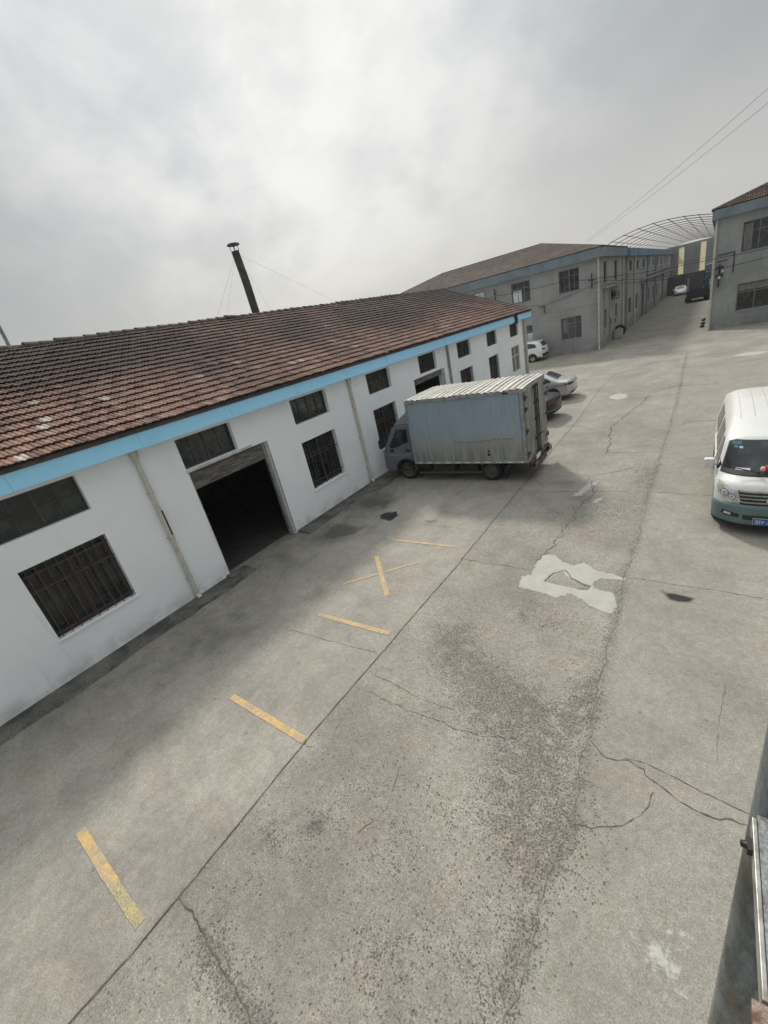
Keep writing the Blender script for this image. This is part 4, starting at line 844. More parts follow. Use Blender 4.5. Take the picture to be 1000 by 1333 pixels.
# flue, lamp mast
fl = thing('flue', 'dark steel flue with a rain cap behind the warehouse ridge, held by guy wires', 'flue', (-18.2, 15.55, 0))
mb = MB(); mb.tube([(0, 0, 0), (0, 0, 6.5), (-.012, -.05, 8.7), (-.03, -.14, 9.98)], [.19, .19, .187, .18], 16); mb.lathe([(.192, -.03), (.20, 0), (.192, .03)], (-.012, -.05, 8.7), (0, 0, 1), 16)
M['flue'] = mat('sooty_flue_steel', (.075, .075, .072), (.04, .04, .04), .6, scale=2.5, metal=.2, lo=.4, hi=.6)
mb.build('pipe', M['flue'], fl)
mb = MB(); mb.lathe([(.30, -.02), (.28, .03), (.001, .11)], (-.03, -.14, 10.24), (0, 0, 1), 18)
mb.add([(.28 * math.cos(2 * PI * k / 18) - .03, .28 * math.sin(2 * PI * k / 18) - .14, 10.22) for k in range(18)], [tuple(range(18))])
for k in range(4): a = PI / 4 + k * PI / 2; mb.bar((-.03 + .18 * math.cos(a), -.14 + .18 * math.sin(a), 10.0), (-.03 + .18 * math.cos(a), -.14 + .18 * math.sin(a), 10.22), .02)
mb.build('rain_cap', M['flue'], fl)
mb = MB()
for p in ((1.8, -3.2, 7.0 - .0), (2.1, -.9, 7.0), (1.6, 4.6, 7.0), (-3, -1.5, 6.0)): mb.tube([(-.03, -.14, 9.9), p], .0038, 4, caps=False)
mb.build('guy_wires', M['cable_far'], fl)
lm = thing('lamp_mast', 'thin grey mast rising behind the tiled roof at the far left', 'mast', (-20, 5.72, 0))
mb = MB(); mb.tube([(0, 0, 0), (0, 0, 9.6)], .06, 8); mb.build('pole', M['pipe_grey'], lm)
mb = MB(); mb.bar((0, 0, 9.55), (.9, -.3, 9.7), .06); mb.box(.8, 1.3, -.45, -.2, 9.66, 9.76); mb.build('lamp_head', M['pipe_grey'], lm)
# things along the alley wall
ac = thing('air_conditioner', 'rusty outdoor air conditioner unit hung on the alley wall above the ground floor', 'air conditioner', (GX, 46.2, 3.5))
mb = MB(); mb.box(.15, .55, -.55, .55, 0, .75); mb.build('casing', mat('dirty_ac_casing', (.34, .32, .29), (.18, .14, .11), .7, scale=4), ac)
mb = MB(); mb.lathe([(.28, 0), (.28, .02), (.001, .03)], (.55, -.12, .37), (1, 0, 0), 18); mb.lathe([(.001, 0), (.25, 0), (.25, .012), (.001, .012)], (.2, -.552, .37), (0, -1, 0), 18); mb.build('fan_grille', M['black'], ac)
mb = MB(); mb.bar((0, -.4, -.04), (.55, -.4, -.04), .05); mb.bar((0, .4, -.04), (.55, .4, -.04), .05); mb.build('bracket', M['rust_bar'], ac)
ac = thing('air_conditioner', 'pale outdoor air conditioner unit low on the alley wall between two narrow windows', 'air conditioner', (GX, 45.2, 1.45))
mb = MB(); mb.box(.12, .45, -.42, .42, 0, .6); mb.build('casing', mat('pale_ac_casing', (.40, .40, .38), (.28, .27, .25), .6, scale=4), ac)
mb = MB(); mb.lathe([(.22, 0), (.22, .02), (.001, .03)], (.45, -.05, .3), (1, 0, 0), 18); mb.build('fan_grille', M['black'], ac)
tg = thing('truck_tyre', 'big black tyre leaning on the alley wall behind a pale box', 'tyre', (GX + .35, 47.9, 0), .0)
mb = MB(); mb.lathe([(.30, -.14), (.48, -.15), (.54, -.08), (.54, .08), (.48, .15), (.30, .14), (.28, 0), (.30, -.14)], (0, 0, .54), (.25, -1, .1), 24); mb.build('tread', M['tyre'], tg)
bx_ = thing('crate', 'pale box standing on the ground by the alley wall in front of the big tyre', 'box', (GX + .45, 46.7, 0))
mb = MB(); mb.box(-.32, .32, -.3, .3, .02, .72); mb.build('body', mat('pale_box', (.45, .45, .43), (.34, .33, .31), .7, scale=3), bx_, bevel=.01)
mb = MB(); mb.box(-.34, .34, -.32, .32, .722, .76); mb.build('lid', M['pipe_grey'], bx_)
for i, (y_, l_) in enumerate(((45.5, 'nearest'), (47.6, 'middle'), (50.2, 'farthest'))):
    mb = MB(); mb.lathe([(.001, 0), (.16, .02), (.17, .12), (.11, .2), (.001, .22)], (-.75, y_, 0), (0, 0, 1), 9)
    tag(mb.build('kerb_stone', M['black'], None), l_ + ' of three small dark stones at the foot of the right hand alley wall', 'stone', 'small stones along the alley wall')
# ------------------------------------------------------------------ box truck parked nose to the wall
M['cab'] = mat('slate_grey_cab_paint', (.125, .142, .168), (.088, .10, .12), .38, scale=1.5, lo=.4, hi=.8, coat=.3)
M['cab_rough'] = mat('dusty_fairing', (.20, .22, .245), (.13, .14, .155), .6, scale=3)
def box_side():
    m, t, b = newmat('faded_blue_box_panel'); v = t.coord(); s = t.new('ShaderNodeSeparateXYZ'); t.l.new(v, s.inputs[0])
    n = t.noise(v, .9, 6, .65, .4); n2 = t.noise(t.coord(scale=(5, 5, .35)), 1.6, 6, .68)
    col = t.mix(t.ramp(n, .35, .7), (.30, .375, .445), (.33, .395, .455))
    zz = t.math('ADD', s.outputs[2], t.math('ADD', t.math('MULTIPLY', t.math('SUBTRACT', n2, .5), .9), t.math('MULTIPLY', s.outputs[0], -.05)))
    col = t.mix(t.ramp(zz, 1.75, 1.25), col, (.345, .365, .355))
    col = t.mix(t.math('MULTIPLY', t.ramp(n2, .52, .75), .4), col, (.19, .19, .175))
    low = t.math('MULTIPLY', t.ramp(s.outputs[2], 1.5, .72), t.ramp(n2, .34, .60)); col = t.mix(t.math('MULTIPLY', low, .72), col, (.15, .138, .118))
    sp = t.ramp(t.noise(v, 11, 4, .7), .68, .76); col = t.mix(t.math('MULTIPLY', sp, .5), col, (.12, .09, .07))
    t.put(b.inputs['Base Color'], col); b.inputs['Roughness'].default_value = .5; b.inputs['Metallic'].default_value = .15
    t.l.new(t.bump(t.noise(v, 1.6, 5, .6), .35, .05), b.inputs['Normal']); return m
M['box_side'] = box_side()
M['box_rear'] = mat('dirty_grey_rear_door', (.32, .32, .285), (.17, .16, .138), .6, scale=2.2, stretch=(2, 2, .5), lo=.4, hi=.7, fine=.35)
M['box_roof'] = mat('chalky_white_roof_sheet', (.58, .57, .52), (.38, .345, .28), .6, scale=2.5, stretch=(.5, 2, 1), lo=.42, hi=.75, fine=.4)
M['box_rail'] = mat('battered_alloy_rail', (.34, .36, .37), (.21, .19, .17), .5, scale=6, lo=.42, hi=.7, metal=.2)
M['groove'] = mat('rust_stained_groove', (.22, .16, .11), (.13, .10, .08), .8, scale=5)
M['chassis'] = mat('dirty_chassis', (.022, .021, .02), (.06, .052, .045), .8, scale=5)
M['red_lens'] = mat('red_lens', (.13, .008, .011), (.08, .006, .008), .25, scale=6, fine=0)
M['reflect_white'] = mat('reflective_white', (.75, .75, .73), (.55, .54, .5), .4, scale=7)
M['truck_scrape'] = mat('grey_scrape', (.13, .135, .135), (.2, .2, .19), .7, scale=5)
tk = thing('box_truck', 'light box truck with faded blue ribbed cargo box parked nose to the white wall', 'truck', (-4.25, 13.28, 0), PI + math.radians(1.2))
BL, BW, B0, B1 = 3.97, 1.12, .68, 2.86
mb = MB(); mb.box(.02, BL - .02, -BW + .03, BW - .03, B0 + .02, B1 - .02)
for sd in (1, -1):
    x = .07; pts = []
    while x < BL - .08:
        for dx, dy in ((0, 0), (.045, 0), (.060, .022), (.100, .022), (.115, 0)): pts.append((x + dx, sd * (BW - .026 + dy)))
        x += .150
    n = len(pts); nz = 7; vs = []; ph = random.random() * 6
    for j in range(nz + 1):
        zz = B0 + .08 + (B1 - B0 - .16) * j / nz
        for a, b in pts: vs.append((a, b + sd * (.010 * math.sin(a * 2.1 + ph) * math.sin(zz * 2.3) + (.012 if j in (2, 3) and 0.3 < a < 2.3 else 0)), zz))
    mb.add(vs, [(j * n + k, j * n + k + 1, (j + 1) * n + k + 1, (j + 1) * n + k) for j in range(nz) for k in range(n - 1)])
bx = mb.build('cargo_box', M['box_side'], tk)
mb = MB()
def dent_bar(y, z, w, h):
    P = [(x, y + random.gauss(0, .008), z + random.gauss(0, .010)) for x in np.linspace(0, BL, 14)]
    for a, b in zip(P[:-1], P[1:]): mb.bar(a, b, w, h)
for sd in (1, -1):
    dent_bar(sd * (BW - .012), B1 - .02, .06, .09); mb.bar((0, sd * (BW - .005), B0 + .03), (BL, sd * (BW - .005), B0 + .03), .05, .08)
    for x in (.035, BL - .035): mb.bar((x, sd * (BW - .005), B0), (x, sd * (BW - .005), B1), .055, .075)
mb.bar((.0, -BW, B1 - .02), (.0, BW, B1 - .02), .06, .09); mb.bar((BL, -BW, B1 - .02), (BL, BW, B1 - .02), .05, .08); mb.bar((0, -BW, B0 + .03), (0, BW, B0 + .03), .06, .1)
mb.build('frame_rails', M['box_rail'], bx)
mb = MB(); x = .10
for k in range(11):
    for sd in (1, -1): mb.box(x, x + .17, sd * (BW + .021), sd * (BW + .026), B0 + .008, B0 + .045)
    x += .355
mb.build('reflective_strip', M['reflect_white'], bx)
# the wavy scrape along the side
mb = MB(); P = [(x, BW + .004 + .004 * math.sin(x * 5), 1.42 + .03 * math.sin(x * 2.6) + random.gauss(0, .006)) for x in np.linspace(.35, 2.35, 26)]; mb.tube(P, .008, 5); mb.build('scrape', M['truck_scrape'], bx)
mb = MB(); mb.box(1.16, 1.24, BW + .0, BW + .012, .92, 1.0); mb.box(1.17, 1.23, BW, BW + .012, 1.04, 1.10); mb.build('marker_plate', M['chassis'], bx)
mb = MB(); mb.box(.42, .58, BW + .012, BW + .03, B1 - .06, B1 - .02); mb.build('marker_lamp', M['red_lens'], bx)
# roof: arched ribbed sheet
mb = MB(); x = -.015; n = 9; xs = []
while x < BL + .01: xs += [(x, .0), (x + .085, .0), (x + .105, .028), (x + .175, .028), (x + .195, 0)]; x += .195
xs = [(a, b) for a, b in xs if a < BL + .03]; vs = []
for j in range(n + 1):
    y = -BW - .02 + (2 * BW + .04) * j / n
    for a, b in xs: vs.append((a, y, B1 + .028 + b + .022 * (1 - (y / BW) ** 2) + .010 * math.sin(a * 3 + y * 2)))
nn = len(xs)
for j in range(n):
    for k in range(nn - 1): mb.add([vs[j * nn + k], vs[j * nn + k + 1], vs[(j + 1) * nn + k + 1], vs[(j + 1) * nn + k]], [(0, 1, 2, 3)], 1 if k % 5 == 4 or (k % 5 == 0 and k % 3) else 0)
mb.build('roof', [M['box_roof'], M['groove']], tk)
# rear doors
for sd in (1, -1):
    mb = MB(); y0, y1 = (.012, BW - .05) if sd > 0 else (-BW + .05, -.012)
    mb.box(-.035, .0, y0, y1, B0 + .09, B1 - .07); k = 5
    for i in range(k): yy = y0 + (y1 - y0) * (i + .5) / k; mb.box(-.042, -.034, yy - .045, yy + .045, B0 + .15, B1 - .12)
    d_ = mb.build('rear_door', M['box_rear'], tk)
    mb = MB()
    for yy in ((.08, .22) if sd > 0 else (-.10,)):
        mb.tube([(-.075, yy, B0 - .02), (-.075, yy, B1 - .05)], .017, 8)
        for zz in (B0 + .06, B0 + .5, B0 + 1.1, B0 + 1.6, B1 - .12): mb.box(-.09, -.03, yy - .03, yy + .03, zz - .03, zz + .03)
    mb.bar((-.09, sd * .08, B0 + .55), (-.10, sd * .45, B0 + .5), .03, .02)
    mb.build('lock_rod', M['chassis'], d_)
    for zz in (B0 + .25, B0 + .95, B0 + 1.6, B1 - .25): mb = MB(); mb.box(-.06, -.028, sd * (BW - .14) - .06, sd * (BW - .14) + .09, zz - .035, zz + .035); mb.tube([(-.05, sd * (BW - .03), zz - .07), (-.05, sd * (BW - .03), zz + .07)], .022, 8); mb.build('hinge', M['chassis'], d_)
# chassis
mb = MB()
for y in (.36, -.36): mb.box(-.02, 5.0, y - .04, y + .04, .42, .62)
for x in np.arange(.1, 4, .45): mb.box(x, x + .06, -BW + .06, BW - .06, .60, .675)
mb.tube([(.86, -.6, .36), (.86, .6, .36)], .09, 10); mb.tube([(4.38, -.6, .36), (4.38, .6, .36)], .06, 10); mb.tube([(1.2, 0, .42), (4.2, 0, .5)], .04, 8)
mb.tube([(.3, -.3, .45), (.86, -.3, .40)], .05); mb.box(-.06, .02, -.9, .9, .42, .50)
mb.build('chassis', M['chassis'], tk)
mb = MB(); mb.box(2.55, 3.35, .45, .98, .30, .62); mb.box(1.75, 2.3, .55, .95, .38, .62); mb.tube([(3.5, .7, .45), (3.85, .7, .45)], .14, 12); mb.build('fuel_tank', M['chassis'], tk, bevel=.03)
mb = MB(); mb.bar((1.5, 1.04, .34), (3.9, 1.04, .30), .03, .07); mb.bar((1.7, 1.03, .34), (1.7, .9, .66), .03); mb.bar((3.3, 1.03, .31), (3.3, .9, .66), .03); mb.build('side_guard', M['rust_bar'], tk)
mb = MB(); mb.bar((-.12, -1.02, .42), (-.12, 1.02, .42), .09, .12); mb.bar((-.12, .9, .42), (.1, .8, .66), .06); mb.bar((-.12, -.9, .42), (.1, -.8, .66), .06); mb.box(-.10, -.02, -.98, .98, .56, .64); ub = mb.build('rear_bumper', mat('dirty_bumper', (.11, .10, .09), (.05, .045, .04), .8, scale=6), tk)
mb = MB()
for y in (.78, -.78): mb.box(-.175, -.115, y - .15, y + .15, .50, .60)
mb.build('tail_lamp', M['red_lens'], ub)
mb = MB(); mb.box(-.172, -.166, -.9, -.35, .38, .46); mb.box(-.13, -.115, .2, .62, .60, .74); mb.build('white_plate', M['reflect_white'], ub)
M['truck_rim'] = mat('dusty_truck_rim', (.075, .072, .068), (.12, .11, .095), .75, scale=6)
wheel(tk, 1.26, .86, .345, .22, 1, M['truck_rim']); wheel(tk, 1.26, -.86, .345, .22, -1, M['truck_rim'])
wheel(tk, 1.26, .60, .345, .2, 1, M['chassis']); wheel(tk, 1.26, -.60, .345, .2, -1, M['chassis'])
wheel(tk, 4.46, .83, .335, .20, 1, M['truck_rim']); wheel(tk, 4.46, -.83, .335, .20, -1, M['truck_rim'])
for sd in (1, -1):
    mb = MB(); P = [(1.26 + .47 * math.cos(a), .36 + .44 * math.sin(a)) for a in np.linspace(PI * .98, -.25, 14)]
    for (a, b), (c, d) in zip(P[:-1], P[1:]): mb.bar((a, sd * .82, b), (c, sd * .82, d), .34, .02, up=(0, 0, 1) if abs(d - b) < abs(c - a) else (1, 0, 0))
    mb.box(.74, .76, sd * .82 - .2, sd * .82 + .2, .10, .5)
    mb.build('mudguard', M['black'], tk)
# cab: side profile pushed across, narrowing upward
prof = [(4.13, .42), (4.13, 1.93), (4.20, 2.00), (4.76, 2.00), (4.90, 1.95), (5.26, 1.30), (5.34, 1.18), (5.42, .95), (5.44, .52), (5.38, .36), (4.92, .34)]
def cw(z): return .93 - max(0, z - 1.15) * .11 - max(0, z - 1.9) * .5
arch = [(4.46 + .43 * math.cos(a), .36 + .41 * math.sin(a)) for a in np.linspace(.05, PI - .05, 10)]
full = prof[:-1] + [(4.92, .34)] + arch + [(4.13, .40)]
cabm = MB(); r = delaunay_2d_cdt([Vector(p) for p in full], [], [list(range(len(full)))], 1, 1e-5)
for sd in (1, -1): cabm.add([(p.x, sd * cw(p.y), p.y) for p in r[0]], [tuple(f) for f in r[2]])
nF = len(full)
for i in range(nF):
    a, b = full[i], full[(i + 1) % nF]
    cabm.add([(a[0], cw(a[1]), a[1]), (b[0], cw(b[1]), b[1]), (b[0], -cw(b[1]), b[1]), (a[0], -cw(a[1]), a[1])], [(0, 1, 2, 3)])
bmv = bmesh.new(); cb = cabm.build('cab', M['cab'], tk); bmv.from_mesh(cb.data); bmesh.ops.remove_doubles(bmv, verts=bmv.verts, dist=.001); bmesh.ops.recalc_face_normals(bmv, faces=bmv.faces); bmv.to_mesh(cb.data); bmv.free()
md = cb.modifiers.new('b', 'BEVEL'); md.width = .035; md.segments = 3; md.limit_method = 'ANGLE'; md.angle_limit = .6
cabv = BVHTree.FromPolygons([v.co for v in cb.data.vertices], [tuple(p.vertices) for p in cb.data.polygons])
for sd in ('y+', 'y-'):
    dr = panel(cabv, [(4.18, .80), (4.18, 1.90), (4.76, 1.90), (5.17, 1.27), (5.19, 1.0), (4.97, .80)], sd, 'door', M['cab'], cb, offs=.012, rnd=0)
    panel(cabv, [(4.28, 1.40), (4.28, 1.86), (4.74, 1.86), (5.09, 1.28), (5.06, 1.20), (4.76, 1.24)], sd, 'window', M['pane'], cb, offs=.018, rnd=0)
    panel(cabv, [(4.22, 1.06), (4.22, 1.14), (4.42, 1.14), (4.42, 1.06)], sd, 'handle', M['black'], cb, offs=.03)
    panel(cabv, [(4.94, 1.05), (4.94, 1.17), (5.11, 1.15), (5.11, 1.05)], sd, 'trim', M['black'], cb, offs=.016)
    panel(cabv, [(4.14, .92), (4.14, .985), (5.36, .985), (5.36, .92)], sd, 'moulding', M['cab_rough'], cb, offs=.016)
    s_ = 1 if sd == 'y+' else -1
    mb = MB(); P = [(4.46 + .45 * math.cos(a), s_ * .945, .36 + .43 * math.sin(a)) for a in np.linspace(-.1, PI + .1, 16)]; mb.tube(P, .035, 6); mb.build('wheel_arch', M['black'], cb)
    mb = MB(); mb.box(4.03, 4.9, s_ * .62, s_ * .93, .35, .40); mb.bar((4.92, s_ * .9, .42), (5.28, s_ * .88, .42), .05, .1); mb.build('step', M['black'], cb)
    mb = MB(); mb.tube([(5.2, s_ * .9, 1.5), (5.38, s_ * 1.06, 1.62), (5.38, s_ * 1.06, 1.2), (5.25, s_ * .92, 1.12)], .014, 6); mb.build('mirror_arm', M['black'], cb)
    mb = MB(); mb.box(5.34, 5.40, s_ * 1.0, s_ * 1.16, 1.26, 1.58); mb.build('mirror', M['black'], cb, bevel=.02)
panel(cabv, [(-.74, 1.33), (-.66, 1.90), (.66, 1.90), (.74, 1.33)], 'x+', 'windscreen', M['pane'], cb, offs=.012)
panel(cabv, [(-.80, .55), (-.80, .80), (-.5, .80), (-.5, .55)], 'x+', 'headlight', M['chrome'], cb, offs=.012); panel(cabv, [(.80, .55), (.80, .80), (.5, .80), (.5, .55)], 'x+', 'headlight', M['chrome'], cb, offs=.012)
panel(cabv, [(-.45, .62), (-.45, .9), (.45, .9), (.45, .62)], 'x+', 'grille', M['black'], cb, offs=.012)
fm = MB(); fl_, fr_ = [], []
P = [(4.12, 2.0), (4.12, 2.50), (4.26, 2.46), (4.62, 2.20), (4.88, 1.99)]
fm.add([(a, s * (.78 - .25 * max(0, b - 2.0)), b) for s in (1, -1) for a, b in P], [(0, 1, 2, 3, 4), (9, 8, 7, 6, 5), (0, 5, 6, 1), (1, 6, 7, 2), (2, 7, 8, 3), (3, 8, 9, 4), (4, 9, 5, 0)])
fm.build('wind_deflector', M['cab_rough'], tk, bevel=.05)
mb = MB(); mb.tube([(4.0, .85, .4), (4.0, .85, 1.9)], .03); mb.box(3.985, 4.02, -.8, .8, .6, 1.9); mb.build('cab_back', M['chassis'], tk)

# ------------------------------------------------------------------ passenger vehicles
def car_paint(name, c, rough=.3, coat=.6, metal=0.0): return mat(name, c, tuple(x * .9 for x in c), rough, metal=metal, scale=1.2, coat=coat, fine=.05)
M['van_white'] = mat('creamy_white_van_paint', (.66, .655, .62), (.62, .61, .57), .35, scale=1.5, coat=.3, fine=.05)
M['van_green'] = mat('grey_green_bumper', (.125, .195, .195), (.105, .16, .16), .5, scale=2.5)
M['silver'] = car_paint('silver_car_paint', (.50, .50, .50), .3, .5, .35); M['carblack'] = car_paint('black_car_paint', (.008, .009, .010), .28, .0)
M['carwhite'] = car_paint('white_car_paint', (.78, .78, .77)); M['glass'] = emit_free_glass('car_glass', (.010, .013, .015), .05)
M['lens'] = mat('clear_lamp_lens', (.66, .67, .68), (.42, .43, .44), .12, metal=.2, scale=9, lo=.4, hi=.6)
M['plate'] = mat('blue_plate', (.012, .08, .32), (.01, .065, .27), .4, scale=4, fine=0)
M['amber'] = mat('amber_lens', (.45, .22, .03), None, .3, fine=0)
vn = thing('minivan', 'white high roofed minivan with grey green bumper parked facing the viewer at the right edge', 'van', (1.12, 14.55, 0), -PI / 2)
def vw(x, z):
    w = .87 - .03 * max(0, .55 - z) / .3
    if z > 1.08: w -= (z - 1.08) * .22
    if z > 1.62: w -= (z - 1.62) ** 2 * .9
    return w
def vwarp(x, y, z):
    g_ = min(1, max(0, (x - 2.9) / 1.8)); g_ = g_ * g_ * (3 - 2 * g_)
    rr_ = max(0, (.25 - x) / .25)
    return (x - .36 * g_ * (abs(y) / .87) ** 3.2 + .10 * rr_ * (abs(y) / .87) ** 4, y, z)
VST = [(0, .30, 1.80), (.06, .28, 1.88), (.4, .26, 1.93), (1.4, .25, 1.97), (2.6, .25, 1.95), (3.2, .25, 1.87), (3.72, .25, 1.72), (4.30, .25, 1.15), (4.38, .25, 1.12), (4.57, .25, 1.03), (4.66, .26, .94), (4.70, .27, .72)]
mb, vb = superbox(VST, vw, .10, vwarp, nx=90, nv=14, nh=12, soft=1)
body = mb.build('body', M['van_white'], vn)
mb, vb2 = superbox([(3.9, .24, .68), (4.4, .22, .685), (4.70, .22, .665), (4.745, .25, .64)], lambda x, z: .885, .03, lambda x, y, z: vwarp(x - .0, y, z), nx=14, nv=16, nh=6, soft=0)
bp = mb.build('bumper', M['van_green'], vn)
for sd in ('y-', 'y+'): panel(vb, [(.1, .30), (.1, .62), (3.95, .66), (3.95, .30)], sd, 'lower_band', M['van_green'], body, offs=.006)
panel(vb, [(-.80, 1.11), (-.685, 1.635), (-.58, 1.672), (.58, 1.672), (.685, 1.635), (.80, 1.11), (.3, 1.12), (-.3, 1.12)], 'x+', 'windscreen_seal', M['black'], body, offs=.006)
ws = panel(vb, [(-.765, 1.15), (-.66, 1.618), (-.56, 1.652), (.56, 1.652), (.66, 1.618), (.765, 1.15), (.3, 1.16), (-.3, 1.16)], 'x+', 'windscreen', M['glass'], vn, offs=.012)
panel(vb, [(-.78, 1.115), (-.3, 1.125), (.3, 1.125), (.78, 1.115), (.765, 1.185), (.3, 1.20), (-.3, 1.20), (-.765, 1.185)], 'x+', 'cowl', M['black'], body, offs=.016)
panel(vb, [(-.63, 1.59), (-.63, 1.635), (-.49, 1.65), (-.49, 1.59)], 'x+', 'sticker', mat('green_sticker', (.03, .16, .10), (.04, .12, .14), .4, fine=0), ws, offs=.017)
panel(vb, [(-.60, 1.535), (-.60, 1.575), (-.54, 1.578), (-.54, 1.538)], 'x+', 'sticker', mat('blue_sticker', (.06, .16, .30), None, .4, fine=0), ws, offs=.017)
panel(vb, [(-.52, 1.53), (-.52, 1.565), (-.465, 1.565), (-.465, 1.53)], 'x+', 'sticker', mat('pale_sticker', (.45, .55, .66), None, .4, fine=0), ws, offs=.017)
panel(vb, [(-.56, 1.19), (-.56, 1.225), (-.34, 1.228), (-.34, 1.193)], 'x+', 'paper_slip', M['reflect_white'], ws, offs=.018)
for y in (-.22, .35):
    mb = MB(); mb.bar((4.36, y, 1.205), (4.26, y - .42, 1.285), .018, .014); mb.bar((4.37, y, 1.18), (4.36, y, 1.22), .05, .05); mb.build('wiper', M['black'], vn)
panel(vb, [(-.80, .78), (-.83, .90), (-.80, 1.02), (-.63, .95), (-.50, .89), (-.455, .72), (-.475, .655), (-.66, .69)], 'x+', 'headlight', M['lens'], vn, offs=.012, res=.05)
panel(vb, [(.80, .78), (.83, .90), (.80, 1.02), (.63, .95), (.50, .89), (.455, .72), (.475, .655), (.66, .69)], 'x+', 'headlight', M['lens'], vn, offs=.012, res=.05)
for s_ in (-1, 1):
    for cy, cz, rr_ in ((.70, .83, .062), (.585, .78, .055)):
        for q, mm, of in ((1.0, 'black', .0155), (.84, 'reflect_white', .018), (.40, 'galv', .0205)): panel(vb, [(s_ * cy + rr_ * q * math.cos(a), cz + rr_ * q * math.sin(a)) for a in np.linspace(0, 2 * PI, 15)[:-1]], 'x+', 'reflector', M[mm], bpy.data.objects['headlight'] if 0 else [o for o in vn.children if o.name.startswith('headlight')][0 if s_ < 0 else 1], offs=of, res=.03, skirt=.004)
panel(vb, [(-.80, .84), (-.825, .90), (-.80, 1.0), (-.72, .965), (-.73, .86)], 'x+', 'turn_lamp', mat('smoky_lens', (.36, .32, .25), (.45, .42, .36), .2, scale=12), body, offs=.017, res=.05)
gl = panel(vb, [(-.51, .915), (.51, .915), (.455, .65), (-.455, .65)], 'x+', 'grille', M['black'], vn, offs=.010, res=.06)
for i, zz in enumerate((.903, .84, .775, .71)):
    w = .49 - .015 * i; panel(vb, [(-w, zz - .011), (-w, zz + .011), (w, zz + .011), (w, zz - .011)], 'x+', 'slat', M['galv'], gl, offs=.024, res=.06)
mb = MB(); mb.lathe([(.055, 0), (.085, 0), (.088, .012), (.07, .022), (.055, .012), (.055, 0)], (4.72, 0, .775), (1, 0, 0), 28); mb.tube([(4.735, -.05, .775), (4.74, 0, .80), (4.735, .05, .775)], .010, 6); mb.tube([(4.735, 0, .72), (4.74, 0, .80)], .010, 6); mb.build('badge', M['chrome'], gl)
for s_ in (-1, 1):
    panel(vb2, [(s_ * .74, .42), (s_ * .72, .49), (s_ * .46, .455), (s_ * .46, .385), (s_ * .66, .38)], 'x+', 'fog_recess', M['black'], bp, offs=.008, res=.05)
    panel(vb2, [(s_ * .69, .42), (s_ * .68, .465), (s_ * .58, .455), (s_ * .58, .41)], 'x+', 'fog_lamp', M['lens'], bp, offs=.014, res=.04)
panel(vb2, [(-.40, .36), (-.40, .455), (.40, .455), (.40, .36)], 'x+', 'lower_grille', M['black'], bp, offs=.008, res=.06)
mb = MB(); mb.box(4.735, 4.765, -.24, .24, .265, .405); pl_ = mb.build('number_plate', M['plate'], vn)
def text_mesh(s, size, name, m, parent, loc, rot, ext=.002):
    cu = bpy.data.curves.new('txt', 'FONT'); cu.body = s; cu.size = size; cu.extrude = ext
    ob = bpy.data.objects.new('txt', cu); COL.objects.link(ob); dg = bpy.context.evaluated_depsgraph_get()
    me = bpy.data.meshes.new_from_object(ob.evaluated_get(dg)); bpy.data.objects.remove(ob)
    me.materials.clear(); me.materials.append(m); o = bpy.data.objects.new(name, me); COL.objects.link(o); o.parent = parent; o.location = loc; o.rotation_euler = rot
    return o
text_mesh('浙F·37', .105, 'lettering', M['reflect_white'], pl_, (4.769, -.225, .295), (PI / 2, 0, PI / 2))
mb = MB(); mb.box(4.74, 4.768, -.245, -.241, .26, .41); mb.box(4.74, 4.768, -.24, .24, .406, .410); mb.build('plate_rim', M['reflect_white'], pl_)
for sd in ('y-', 'y+'):
    panel(vb, [(3.04, 1.13), (3.06, 1.58), (3.44, 1.62), (3.95, 1.22), (3.95, 1.13)], sd, 'side_window', M['glass'], vn, offs=.008)
    panel(vb, [(1.78, 1.15), (1.86, 1.64), (2.84, 1.64), (2.84, 1.15)], sd, 'side_window', M['glass'], vn, offs=.008)
    panel(vb, [(.30, 1.17), (.40, 1.62), (1.54, 1.64), (1.54, 1.17)], sd, 'side_window', M['glass'], vn, offs=.008)
    panel(vb, [(2.95, .45), (2.95, 1.10), (2.962, 1.10), (2.962, .45)], sd, 'door_gap', M['black'], body, offs=.003)
    panel(vb, [(1.66, .45), (1.66, 1.10), (1.672, 1.10), (1.672, .45)], sd, 'door_gap', M['black'], body, offs=.003)
    panel(vb, [(1.2, 1.02), (1.2, 1.05), (2.95, 1.05), (2.95, 1.02)], sd, 'door_rail', M['van_white'], body, offs=.02)
    panel(vb, [(2.8, .98), (2.8, 1.02), (2.92, 1.02), (2.92, .98)], sd, 'handle', M['van_white'], body, offs=.03)
    s_ = -1 if sd == 'y-' else 1
    panel(vb, [(3.86 + .40 * math.cos(a), .33 + .38 * math.sin(a)) for a in np.linspace(0, 2 * PI, 20)[:-1]], sd, 'wheel_arch', M['black'], body, offs=.004)
    panel(vb, [(.95 + .40 * math.cos(a), .33 + .38 * math.sin(a)) for a in np.linspace(0, 2 * PI, 20)[:-1]], sd, 'wheel_arch', M['black'], body, offs=.004)
    wheel(vn, 3.86, s_ * .79, .32, .19, s_, M['galv']); wheel(vn, .95, s_ * .79, .32, .19, s_, M['galv'])
    mb = MB(); mb.box(3.70, 3.84, s_ * .90, s_ * 1.08, 1.10, 1.30); mb.bar((3.78, s_ * .82, 1.16), (3.78, s_ * .95, 1.18), .05); mb.build('mirror', M['van_white'], vn, bevel=.04)
M['rg'] = mat('roof_groove', (.42, .41, .37), None, .6)
for y in (-.50, -.27, -.04, .19, .42): panel(vb, [(.5, y - .006), (.5, y + .006), (2.9, y + .006), (2.9, y - .006)], 'z+', 'roof_groove', M['rg'], body, offs=.002, res=.1, skirt=.004)
